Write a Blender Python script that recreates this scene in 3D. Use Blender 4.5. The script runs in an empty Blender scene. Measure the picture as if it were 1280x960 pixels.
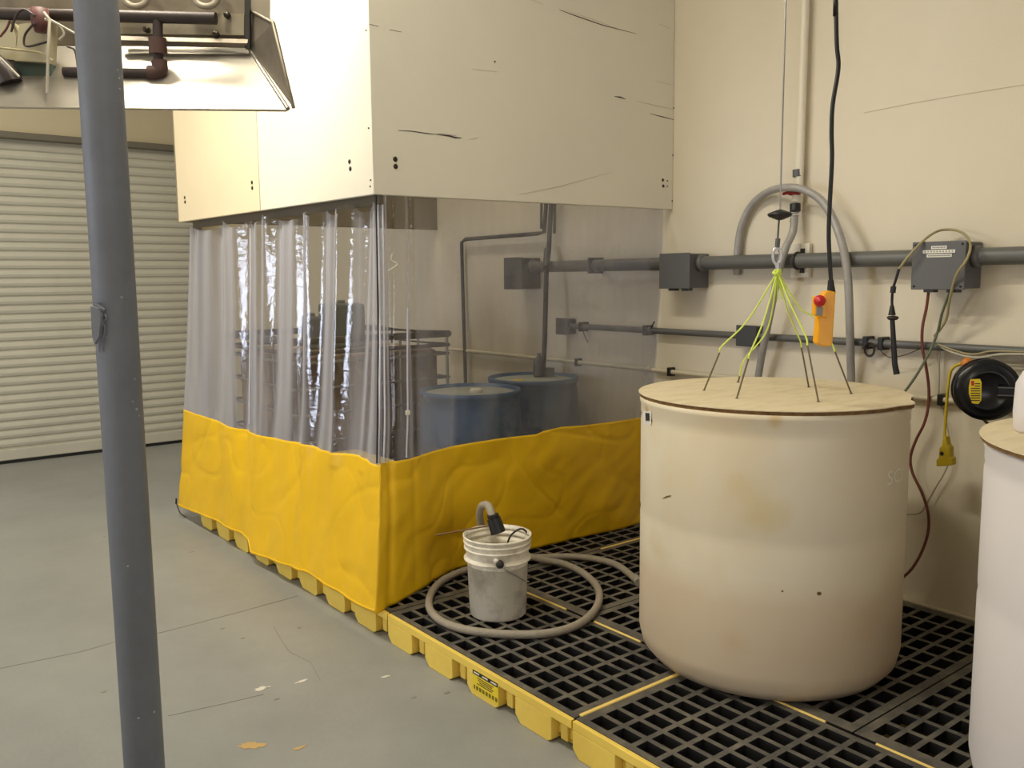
import bpy, bmesh, math, random
import numpy as np
from mathutils import Vector, Matrix
random.seed(4)
C = bpy.context.scene.collection
S = bpy.context.scene

# ------------------------------------------------------------------ camera
F, CX, CY, H = 1099.0, 640.0, 480.0, 1.636
def _ray(u, v): return np.array([u - CX, -(v - CY), -F], float)
_A = _ray(-230, 355); _A /= np.linalg.norm(_A)
_B = _ray(2050, 333); _B -= _A * (_A @ _B); _B /= np.linalg.norm(_B)
R = np.array([_B, _A, np.cross(_B, _A)])
O = np.array([0, 0, H])
FWD = np.array([.617, .787, 0]); RGT = np.array([.787, -.617, 0])
def onz(u, v, z): d = R @ _ray(u, v); return O + d * (z - H) / d[2]
def onx(u, v, x): d = R @ _ray(u, v); return O + d * x / d[0]
def ony(u, v, y): d = R @ _ray(u, v); return O + d * y / d[1]
def ond(u, v, k): d = R @ _ray(u, v); return O + d * k / (d @ FWD)
cd = bpy.data.cameras.new('camera'); cam = bpy.data.objects.new('camera', cd); C.objects.link(cam)
cd.sensor_width = 36; cd.lens = F / 1280 * 36; cd.clip_start = .05
m = Matrix([list(R[i]) + [O[i]] for i in range(3)] + [[0, 0, 0, 1]]); cam.matrix_world = m
S.camera = cam
# ------------------------------------------------------------------ light and exposure
S.view_settings.view_transform = 'Standard'; S.view_settings.look = 'None'
S.view_settings.exposure = 0.06; S.view_settings.gamma = 1; S.view_settings.use_curve_mapping = False
w = bpy.data.worlds.new('world'); S.world = w; w.use_nodes = True
w.node_tree.nodes['Background'].inputs[0].default_value = (.75, .85, 1, 1)
w.node_tree.nodes['Background'].inputs[1].default_value = .3
WARM = (1, .93, .77)
XW, YW, XL, YN, ZC = 3.87, 9.1, -4.2, -3.6, 4.7
#            x    y    z   along  power
LAMPS = [(0.75, 4.15, 3.75, 'y', 95), (0.9, 2.6, 4.3, 'y', 58), (0.4, 7.2, 4.3, 'y', 34), (-2.4, 1.0, 4.3, 'y', 45), (-2.4, 5.6, 4.3, 'y', 26), (2.7, 5.2, 4.45, 'y', 24)]  # last entry is an unseen lamp added to brighten the booth interior
def area(name, loc, size, sy, energy, col, rot=(0, 0, 0), parent=None):
    l = bpy.data.lights.new(name, 'AREA'); l.shape = 'RECTANGLE'; l.size = size; l.size_y = sy; l.energy = energy; l.color = col
    o = bpy.data.objects.new(name, l); C.objects.link(o); o.location = loc; o.rotation_euler = rot
    if parent: o.parent = parent
    return o
WIN = (3.9, 5.3, .8, 2.3)     # y0,y1,z0,z1 of the daylight window in the left wall
area('daylight', (XL + .03, (WIN[0] + WIN[1]) / 2, (WIN[2] + WIN[3]) / 2), WIN[3] - WIN[2], WIN[1] - WIN[0], 75, (.74, .8, 1), (0, -math.pi / 2, 0))
area('rear_fill', (.2, YN + .03, 1.5), 3.4, 1.8, 52, (.9, .9, 1), (math.pi / 2, 0, 0))  # unseen area light at the closed near wall, frontal fill

# ------------------------------------------------------------------ materials
def L(c):  # sRGB 0-255 to linear
    return tuple(((x / 255) / 12.92 if x / 255 <= .04045 else ((x / 255 + .055) / 1.055) ** 2.4) for x in c) + (1,)
def mat(name, col, rough=.6, metal=0, bump=0, bscale=60, var=0, vscale=3, col2=None, spec=.5, trans=0, lo=.4, hi=.7, coat=0, detail=4, stretch=None):
    m = bpy.data.materials.new(name); m.use_nodes = True; nt = m.node_tree; b = nt.nodes['Principled BSDF']
    c = L(col)
    b.inputs['Base Color'].default_value = c; b.inputs['Roughness'].default_value = rough; b.inputs['Metallic'].default_value = metal
    b.inputs['Specular IOR Level'].default_value = spec
    if coat: b.inputs['Coat Weight'].default_value = coat
    tc = nt.nodes.new('ShaderNodeTexCoord'); src = tc.outputs['Object']
    if stretch:
        mp = nt.nodes.new('ShaderNodeMapping'); mp.inputs['Scale'].default_value = stretch
        nt.links.new(src, mp.inputs[0]); src = mp.outputs[0]
    if var or col2:
        n = nt.nodes.new('ShaderNodeTexNoise'); n.inputs['Scale'].default_value = vscale; n.inputs['Detail'].default_value = detail; n.inputs['Roughness'].default_value = .65
        nt.links.new(src, n.inputs['Vector'])
        r = nt.nodes.new('ShaderNodeValToRGB'); r.color_ramp.elements[0].position = lo; r.color_ramp.elements[1].position = hi
        r.color_ramp.elements[0].color = c
        r.color_ramp.elements[1].color = L(col2) if col2 else tuple(x * (1 - var) for x in c[:3]) + (1,)
        nt.links.new(n.outputs['Fac'], r.inputs[0]); nt.links.new(r.outputs[0], b.inputs['Base Color'])
    if bump:
        n2 = nt.nodes.new('ShaderNodeTexNoise'); n2.inputs['Scale'].default_value = bscale; n2.inputs['Detail'].default_value = 5
        nt.links.new(src, n2.inputs['Vector'])
        bp = nt.nodes.new('ShaderNodeBump'); bp.inputs['Strength'].default_value = bump; bp.inputs['Distance'].default_value = .01
        nt.links.new(n2.outputs['Fac'], bp.inputs['Height']); nt.links.new(bp.outputs[0], b.inputs['Normal'])
    return m
M = dict(
    wall=mat('wall_paint', (222, 212, 190), .75, bump=.08, bscale=180, var=.05, vscale=1.2),
    farwall=mat('far_wall_paint', (205, 192, 160), .75, bump=.08, bscale=120, var=.08, vscale=.8),
    ceil=mat('ceiling_white', (225, 222, 210), .8, var=.04),
    floor=mat('concrete', (150, 151, 147), .5, bump=.12, bscale=40, var=.22, vscale=1.6, detail=9, lo=.35, hi=.8, spec=.4),
    door=mat('door_paint', (190, 186, 170), .45, var=.1, vscale=2, lo=.4, hi=.8, bump=.02),
    doordark=mat('door_header_dark', (104, 98, 84), .5),
    sumpdark=mat('sump_dark', (34, 28, 18), .35, col2=(96, 74, 26), vscale=14, lo=.52, hi=.8),
    strip=mat('strip_pale_yellow', (240, 208, 116), .5),
    web=mat('grate_web_shaded', (20, 19, 18), .55),
    rubber=mat('rubber', (20, 19, 18), .7),
    hoodp=mat('booth_panel_paint', (222, 216, 198), .42, bump=.05, bscale=90, var=.05, vscale=1.5),
    hoodold=mat('booth_panel_aged', (226, 210, 176), .45, bump=.05, bscale=90, var=.05, vscale=2),
    scuff=mat('scuff_dark', (58, 48, 40), .8), scufflight=mat('scuff_faint', (190, 178, 150), .8),
    screw=mat('screw', (60, 52, 40), .4, .6),
    yellow=mat('skirt_yellow', (238, 190, 22), .42, bump=.25, bscale=6, var=.09, vscale=2.5, spec=.4),
    pallet=mat('pallet_yellow', (238, 206, 92), .55, var=.14, vscale=5, bump=.1, bscale=50, lo=.45, hi=.85),
    grate=mat('grate_top_lit_dusty', (76, 74, 70), .5, var=.1, vscale=10, col2=(122, 115, 100), lo=.4, hi=.78, bump=.2, bscale=70),
    post=mat('post_grey', (126, 130, 138), .55, bump=.12, bscale=30, var=.12, vscale=9),
    tank=mat('tank_poly', (222, 211, 186), .5, bump=.04, bscale=120, col2=(212, 190, 150), vscale=1.6, lo=.45, hi=.85, detail=3),
    tank2=mat('tank_white', (222, 216, 214), .5, var=.04),
    ply=mat('plywood', (226, 211, 178), .65, col2=(206, 188, 148), vscale=5, stretch=(1, 4, 1), lo=.45, hi=.8, bump=.1, bscale=50),
    plyedge=mat('plywood_edge', (124, 92, 48), .8, var=.5, vscale=40),
    stain=mat('stain_yellow', (206, 184, 122), .6),
    pvcg=mat('conduit_grey', (96, 96, 93), .45, var=.08, vscale=6),
    boxg=mat('junction_grey', (92, 92, 92), .5, bump=.05),
    boxd=mat('junction_dark', (66, 66, 66), .5),
    creamp=mat('painted_pipe', (206, 196, 170), .5),
    pvcw=mat('pvc_white', (226, 218, 198), .35),
    hoseg=mat('hose_grey', (160, 156, 150), .35, var=.15, vscale=20),
    hoseb=mat('hose_reinforced', (158, 148, 130), .5, bump=.5, bscale=200, var=.15, vscale=30),
    steel=mat('steel', (170, 170, 168), .3, .9), brass=mat('hose_barb_steel', (200, 200, 205), .3, .8),
    black=mat('black_plastic', (22, 22, 23), .45), blackg=mat('black_gloss', (16, 17, 22), .28),
    red=mat('red_plastic', (196, 30, 36), .35), valvered=mat('valve_red', (150, 34, 26), .4),
    pendant=mat('pendant_yellow', (246, 172, 14), .4), btn=mat('button_grey', (130, 128, 126), .4),
    neon=mat('neon_cord', (222, 240, 110), .6), wet=mat('cord_stained', (112, 98, 74), .7),
    bucket=mat('bucket_white', (240, 232, 212), .45, col2=(150, 138, 116), vscale=7, lo=.46, hi=.78, detail=8),
    drum=mat('drum_blue', (36, 80, 116), .45, var=.2, vscale=4), drumtop=mat('drum_top_dusty', (170, 172, 158), .6, var=.2, vscale=9),
    cap=mat('bung_cap', (226, 216, 190), .5),
    totel=mat('tote_stained', (176, 152, 112), .5, col2=(82, 60, 52), vscale=3.2, lo=.38, hi=.6, detail=5, stretch=(1, 1, .35)),
    cage=mat('cage_steel', (150, 146, 138), .4, .6), 
    cordy=mat('cord_yellow', (196, 170, 34), .5), cordo=mat('cord_orange', (206, 124, 40), .5), 
    cordr=mat('cord_maroon', (118, 62, 54), .5), cordg=mat('cord_green', (96, 104, 78), .5), corda=mat('cord_tan', (158, 146, 106), .5), cordw=mat('cord_pale', (176, 168, 148), .5), cordbr=mat('cord_brown', (92, 74, 40), .5),
    label=mat('label_white', (226, 222, 210), .6), ink=mat('ink', (40, 38, 34), .7), inky=mat('label_yellow', (236, 208, 40), .5),
    galv=mat('heater_sheet', (176, 169, 156), .3, .75, bump=.05, bscale=20, var=.15, vscale=6),
    galvd=mat('heater_sheet_dull', (128, 118, 102), .45, .5, var=.3, vscale=8),
    iron=mat('iron_pipe', (62, 52, 48), .5, .3, var=.3, vscale=20), ironr=mat('iron_fitting', (78, 54, 46), .55, .2),
    ctl=mat('control_cream', (176, 166, 134), .55), green=mat('control_green', (62, 80, 70), .5), rust=mat('rusty_red', (92, 52, 46), .6),
    track=mat('track_dark', (50, 46, 42), .5, .3),
    jug=mat('jug_green_grey', (110, 118, 112), .6), juglight=mat('jug_grey', (120, 124, 130), .6),
    spotw=mat('spot_white', (214, 210, 196), .7), spoty=mat('spot_ochre', (196, 164, 104), .7), crack=mat('floor_joint', (138, 133, 122), .9),
    tote_rim=mat('tote_rim', (84, 74, 66), .5, .4), rod=mat('rod_brown', (110, 78, 40), .6),
)
def emis(name, col, s):
    m = bpy.data.materials.new(name); m.use_nodes = True; b = m.node_tree.nodes['Principled BSDF']
    b.inputs['Base Color'].default_value = col; b.inputs['Emission Color'].default_value = col; b.inputs['Emission Strength'].default_value = s
    return m
M['tube'] = emis('fluorescent', (1, .95, .82, 1), 6); M['sky'] = emis('window_daylight', (.75, .85, 1, 1), 3)
def clear_vinyl():
    m = bpy.data.materials.new('clear_vinyl'); m.use_nodes = True; nt = m.node_tree; nt.nodes.clear()
    out = nt.nodes.new('ShaderNodeOutputMaterial')
    tr = nt.nodes.new('ShaderNodeBsdfTransparent'); tr.inputs[0].default_value = (.86, .86, .88, 1)
    gl = nt.nodes.new('ShaderNodeBsdfGlossy'); gl.inputs['Roughness'].default_value = .06; gl.inputs[0].default_value = (1, 1, 1, 1)
    df = nt.nodes.new('ShaderNodeBsdfTranslucent'); df.inputs[0].default_value = (.62, .61, .66, 1)
    d2 = nt.nodes.new('ShaderNodeBsdfDiffuse'); d2.inputs[0].default_value = (.55, .55, .62, 1)
    md = nt.nodes.new('ShaderNodeMixShader'); md.inputs[0].default_value = .6
    nt.links.new(df.outputs[0], md.inputs[1]); nt.links.new(d2.outputs[0], md.inputs[2])
    lw = nt.nodes.new('ShaderNodeLayerWeight'); lw.inputs[0].default_value = .55
    tc = nt.nodes.new('ShaderNodeTexCoord'); mp = nt.nodes.new('ShaderNodeMapping'); mp.inputs['Scale'].default_value = (5, 5, .6)
    nz = nt.nodes.new('ShaderNodeTexNoise'); nz.inputs['Scale'].default_value = 2.5; nz.inputs['Detail'].default_value = 5
    nt.links.new(tc.outputs['Object'], mp.inputs[0]); nt.links.new(mp.outputs[0], nz.inputs['Vector'])
    ma = nt.nodes.new('ShaderNodeMath'); ma.operation = 'MULTIPLY_ADD'
    nt.links.new(nz.outputs['Fac'], ma.inputs[0]); ma.inputs[1].default_value = .3; ma.inputs[2].default_value = -.3
    mb = nt.nodes.new('ShaderNodeMath'); mb.operation = 'MULTIPLY_ADD'; mb.use_clamp = True
    nt.links.new(lw.outputs['Facing'], mb.inputs[0]); mb.inputs[1].default_value = 1.3; nt.links.new(ma.outputs[0], mb.inputs[2])
    m1 = nt.nodes.new('ShaderNodeMixShader'); nt.links.new(mb.outputs[0], m1.inputs[0]); nt.links.new(tr.outputs[0], m1.inputs[1]); nt.links.new(md.outputs[0], m1.inputs[2])
    nb = nt.nodes.new('ShaderNodeTexNoise'); nb.inputs['Scale'].default_value = 26; nb.inputs['Detail'].default_value = 4
    nt.links.new(tc.outputs['Object'], nb.inputs['Vector']); bpn = nt.nodes.new('ShaderNodeBump'); bpn.inputs['Strength'].default_value = .3; bpn.inputs['Distance'].default_value = .01
    nt.links.new(nb.outputs['Fac'], bpn.inputs['Height']); nt.links.new(bpn.outputs[0], gl.inputs['Normal'])
    m2 = nt.nodes.new('ShaderNodeMixShader'); l2 = nt.nodes.new('ShaderNodeLayerWeight'); l2.inputs[0].default_value = .5; pw = nt.nodes.new('ShaderNodeMath'); pw.operation = 'POWER'; pw.inputs[1].default_value = 5; fr = nt.nodes.new('ShaderNodeMath'); fr.operation = 'MULTIPLY_ADD'; fr.inputs[1].default_value = .9; fr.inputs[2].default_value = .07
    nt.links.new(l2.outputs['Facing'], pw.inputs[0]); nt.links.new(pw.outputs[0], fr.inputs[0])
    nt.links.new(fr.outputs[0], m2.inputs[0]); nt.links.new(m1.outputs[0], m2.inputs[1]); nt.links.new(gl.outputs[0], m2.inputs[2])
    nt.links.new(m2.outputs[0], out.inputs[0])
    return m
M['clear'] = clear_vinyl()
S.cycles.transparent_max_bounces = 24

# ------------------------------------------------------------------ mesh helpers
class MB:
    def __init__(s): s.v = []; s.f = []; s.sm = []
    def add(s, vs, fs, smooth=False):
        n = len(s.v); s.v += [tuple(float(a) for a in p) for p in vs]; s.f += [tuple(n + i for i in f) for f in fs]; s.sm += [smooth] * len(fs)
        return s
    def box(s, x0, x1, y0, y1, z0, z1):
        vs = [(x, y, z) for z in (z0, z1) for y in (y0, y1) for x in (x0, x1)]
        return s.add(vs, [(0, 2, 3, 1), (4, 5, 7, 6), (0, 1, 5, 4), (2, 6, 7, 3), (0, 4, 6, 2), (1, 3, 7, 5)])
    def hexa(s, a, b):   # two quads (lists of 4 points)
        return s.add(list(a) + list(b), [(0, 1, 2, 3), (7, 6, 5, 4)] + [(i, 4 + i, 4 + (i + 1) % 4, (i + 1) % 4) for i in range(4)])
    def prism(s, poly, d):  # polygon extruded by vector d
        n = len(poly); d = np.array(d, float)
        vs = [np.array(p, float) for p in poly] + [np.array(p, float) + d for p in poly]
        return s.add(vs, [tuple(range(n))[::-1], tuple(range(n, 2 * n))] + [(i, (i + 1) % n, n + (i + 1) % n, n + i) for i in range(n)])
    def tube(s, pts, r, n=10, sub=6, cap=True, closed=False):
        P = [np.array(p, float) for p in pts]
        if sub > 1 and len(P) > 2:
            Q = [2 * P[0] - P[1]] + P + [2 * P[-1] - P[-2]]; out = []; rr = []
            for i in range(1, len(Q) - 2):
                for k in range(sub):
                    t = k / sub; a, b, c, d = Q[i - 1:i + 3]
                    out.append(.5 * (2 * b + (c - a) * t + (2 * a - 5 * b + 4 * c - d) * t * t + (3 * b - a - 3 * c + d) * t ** 3))
                    rr.append((i - 1 + t))
            out.append(P[-1]); rr.append(len(P) - 1); P = out
        else: rr = list(range(len(P)))
        rad = (lambda u: r) if not hasattr(r, '__len__') else (lambda u: np.interp(u, range(len(r)), r))
        T = [P[min(i + 1, len(P) - 1)] - P[max(i - 1, 0)] for i in range(len(P))]
        T = [t / (np.linalg.norm(t) + 1e-12) for t in T]
        up = np.array([0, 0, 1.]) if abs(T[0][2]) < .9 else np.array([1., 0, 0])
        N = np.cross(T[0], up); N /= np.linalg.norm(N); vs = []
        for i, p in enumerate(P):
            N = N - T[i] * (N @ T[i]); N /= np.linalg.norm(N); Bn = np.cross(T[i], N)
            for k in range(n):
                a = 2 * math.pi * k / n; vs.append(p + rad(rr[i]) * (math.cos(a) * N + math.sin(a) * Bn))
        fs = [(i * n + k, i * n + (k + 1) % n, (i + 1) * n + (k + 1) % n, (i + 1) * n + k) for i in range(len(P) - 1) for k in range(n)]
        s.add(vs, fs, True)
        if cap:
            s.add(vs[:n], [tuple(range(n))[::-1]]); s.add(vs[-n:], [tuple(range(n))])
        return s
    def lathe(s, c, prof, n=48, axis=(0, 0, 1), smooth=True):   # prof = [(r, h)]
        ax = np.array(axis, float); ax /= np.linalg.norm(ax); up = np.array([1., 0, 0]) if abs(ax[0]) < .9 else np.array([0, 1., 0])
        U = np.cross(ax, up); U /= np.linalg.norm(U); V = np.cross(ax, U); c = np.array(c, float); vs = []; fs = []
        for r, h in prof:
            for k in range(n):
                a = 2 * math.pi * k / n; vs.append(c + ax * h + max(r, 1e-4) * (math.cos(a) * U + math.sin(a) * V))
        for i in range(len(prof) - 1):
            for k in range(n): fs.append((i * n + k, i * n + (k + 1) % n, (i + 1) * n + (k + 1) % n, (i + 1) * n + k))
        return s.add(vs, fs, smooth)
    def build(s, name, m, parent=None, bevel=0, auto=False, origin=None):
        me = bpy.data.meshes.new(name)
        o = bpy.data.objects.new(name, me); C.objects.link(o)
        V = np.array(s.v)
        org = np.zeros(3)
        if parent is not None: org = np.array(parent.matrix_world.translation if False else parent.get('_o', (0, 0, 0)))
        elif origin is not None: org = np.array(origin, float)
        else: org = np.array([(V[:, 0].min() + V[:, 0].max()) / 2, (V[:, 1].min() + V[:, 1].max()) / 2, V[:, 2].min()])
        me.from_pydata([tuple(p) for p in (V - org)], [], s.f)
        me.polygons.foreach_set('use_smooth', s.sm); me.materials.append(m)
        bm = bmesh.new(); bm.from_mesh(me); bmesh.ops.recalc_face_normals(bm, faces=bm.faces); bm.to_mesh(me); bm.free()
        if parent is None: o.location = org; o['_o'] = tuple(org)
        else: o.parent = parent; o['_o'] = tuple(org)
        if bevel:
            md = o.modifiers.new('bevel', 'BEVEL'); md.width = bevel; md.segments = 2; md.limit_method = 'ANGLE'
        return o
def tag(o, label, cat, group=None):
    o['label'] = label; o['category'] = cat
    if group: o['group'] = group
    return o
def thing(name, label, cat, loc, group=None):
    o = bpy.data.objects.new(name, None); C.objects.link(o); o.empty_display_size = .1
    o.location = tuple(float(a) for a in loc); o['_o'] = tuple(float(a) for a in loc); return tag(o, label, cat, group)
def struct(name, mb, m, bevel=0):
    o = mb.build(name, m, bevel=bevel); o['kind'] = 'structure'; return o

# ------------------------------------------------------------------ the room
struct('floor', MB().box(XL - .1, XW + .1, YN - .1, YW + .1, -.1, 0), M['floor'])
struct('ceiling', MB().box(XL - .1, XW + .1, YN - .1, YW + .1, ZC, ZC + .1), M['ceil'])
struct('wall_right', MB().box(XW, XW + .12, YN, YW + .1, 0, ZC), M['wall'])
struct('wall_far', MB().box(XL, XW, YW, YW + .1, 0, ZC), M['farwall'])
wl = MB()
wl.box(XL - .1, XL, YN, WIN[0], 0, ZC).box(XL - .1, XL, WIN[1], YW, 0, ZC).box(XL - .1, XL, WIN[0], WIN[1], 0, WIN[2]).box(XL - .1, XL, WIN[0], WIN[1], WIN[3], ZC)
struct('wall_left', wl, M['farwall'])
struct('wall_near', MB().box(XL, XW, YN - .1, YN, 0, ZC), M['farwall'])
fr = MB()
for y in (WIN[0], (WIN[0] + WIN[1]) / 2 - .02, WIN[1] - .04): fr.box(XL - .06, XL + .02, y, y + .04, WIN[2], WIN[3])
for z in (WIN[2], WIN[3] - .04): fr.box(XL - .06, XL + .02, WIN[0], WIN[1], z, z + .04)
wf = struct('window_1', fr, M['galvd'])
pn = MB().box(XL - .09, XL - .07, WIN[0], WIN[1], WIN[2], WIN[3]).build('pane', M['sky'], wf)
# floor joint, crack and spots are flush marks on the slab
def blot(mb, c, rx, ry, z, seed, n=18, ang=0):
    rd = random.Random(seed); ps = []
    for k in range(n):
        a = 2 * math.pi * k / n; q = rd.uniform(.55, 1.15)
        x, y = rx * q * math.cos(a), ry * q * math.sin(a)
        ps.append((c[0] + x * math.cos(ang) - y * math.sin(ang), c[1] + x * math.sin(ang) + y * math.cos(ang), z))
    mb.prism(ps, (0, 0, .001)); return mb
def ribbon(mb, pts, wd_, z=.0005, h=.001):
    for a, b in zip(pts[:-1], pts[1:]):
        a = np.array(a[:2]); b = np.array(b[:2]); d = b - a; d /= np.linalg.norm(d); n = np.array([-d[1], d[0]]) * wd_ / 2
        mb.prism([(*(a + n), z), (*(b + n), z), (*(b - n), z), (*(a - n), z)], (0, 0, h))
    return mb
fl = bpy.data.objects['floor']
jt = MB(); ribbon(jt, [onz(-60, 848, 0), onz(100, 815, 0), onz(142, 803, 0), onz(205, 790, 0), onz(300, 765, 0), onz(372, 745, 0)], .004)
ribbon(jt, [onz(342, 783, 0), onz(350, 798, 0), onz(362, 815, 0), onz(388, 828, 0), onz(400, 850, 0)], .0025)
ribbon(jt, [onz(210, 895, 0), onz(270, 882, 0), onz(330, 868, 0)], .0022)
for q in ((278, 786), (304, 798), (375, 785), (346, 874), (130, 865), (131, 671), (240, 690), (517, 872), (558, 866)): blot(jt, onz(*q, 0), .013, .008, .0006, q[0])
jt.build('floor_joint', M['crack'], fl)
sp = MB()
blot(sp, onz(326, 861, 0), .028, .02, .0006, 3); blot(sp, onz(335, 859, 0), .012, .007, .0006, 4); blot(sp, onz(377, 852, 0), .03, .01, .0006, 5)
blot(sp, onz(482, 846, 0), .02, .01, .0006, 15)
sp.build('paint_spot', M['spotw'], fl)
sp = MB(); blot(sp, onz(315, 932, 0), .05, .026, .0006, 6, 22, -.6); blot(sp, onz(375, 935, 0), .03, .01, .0006, 8)
sp.build('ochre_stain', M['spoty'], fl)
# small crack high on the right wall
wc = MB()
cr = [onx(*q, XW - .0015) for q in ((1080, 141), (1130, 131), (1180, 122), (1235, 113), (1280, 106))]
for a, b in zip(cr[:-1], cr[1:]): wc.prism([a + [0, 0, .001], b + [0, 0, .001], b - [0, 0, .001], a - [0, 0, .001]], (.001, 0, 0))
wc.build('plaster_crack', mat('crack_faint', (186, 174, 150), .8), bpy.data.objects['wall_right'])
# roll-up door
D0, D1, DY = -1.6, 3.02, 9.02
dt = MB(); prof = []
z = .13
while z < 2.88:
    prof += [(DY, z), (DY + .010, z + .004), (DY + .010, z + .010), (DY - .004, z + .022), (DY - .010, z + .045), (DY - .005, z + .068), (DY, z + .079)]; z += .0805
vs = [(x, y, zz) for x in (D0, D1) for (y, zz) in prof]; n = len(prof)
dt.add(vs, [(i, i + 1, n + i + 1, n + i) for i in range(n - 1)], False)
door = struct('door_1', dt, M['door'])
MB().box(D0, D1, DY - .03, DY + .03, .03, .13).build('bottom_bar', M['door'], door, .008)
MB().box(D0, D1, DY - .02, DY + .02, .0, .03).build('gasket', M['rubber'], door)
MB().box(D0 - .1, D1 + .08, DY - .08, YW, 2.89, 2.95).build('header', M['doordark'], door, .01)
MB().box(D1, D1 + .07, DY - .05, YW, 0, 2.9).box(D0 - .07, D0, DY - .05, YW, 0, 2.9).build('guide_rail', M['doordark'], door)
# ceiling lamps
lampmat = M['tube']
for i, (x, y, z, ax, pw) in enumerate(LAMPS):
    t = thing('ceiling_light', ['white fluorescent strip light hanging beside the booth hood', 'white fluorescent strip light hanging near the camera', 'white fluorescent strip light hanging near the roll-up door', 'white fluorescent strip light hanging on the near left side', 'white fluorescent strip light hanging by the left window', 'added out-of-view strip light above the booth hood, brightening its interior'][i], 'lamp', (x, y, z), 'fluorescent strip lights')
    MB().prism([(x - .14, y - .62, z + .03), (x - .1, y - .62, z + .12), (x + .1, y - .62, z + .12), (x + .14, y - .62, z + .03)], (0, 1.24, 0)).build('housing', M['pvcw'], t)
    for k in (-.07, .07): MB().tube([(x + k, y - .58, z + .015), (x + k, y + .58, z + .015)], .013, 8, 1).build('fluorescent_tube', lampmat, t)
    for k in (-.45, .45): MB().tube([(x, y + k, z + .1), (x, y + k, ZC)], .004, 6, 1).build('hanger_wire', M['steel'], t)
    area('lamp_glow', (x * 0, 0, -.01), .26, 1.2, pw, WARM, parent=t)

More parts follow.
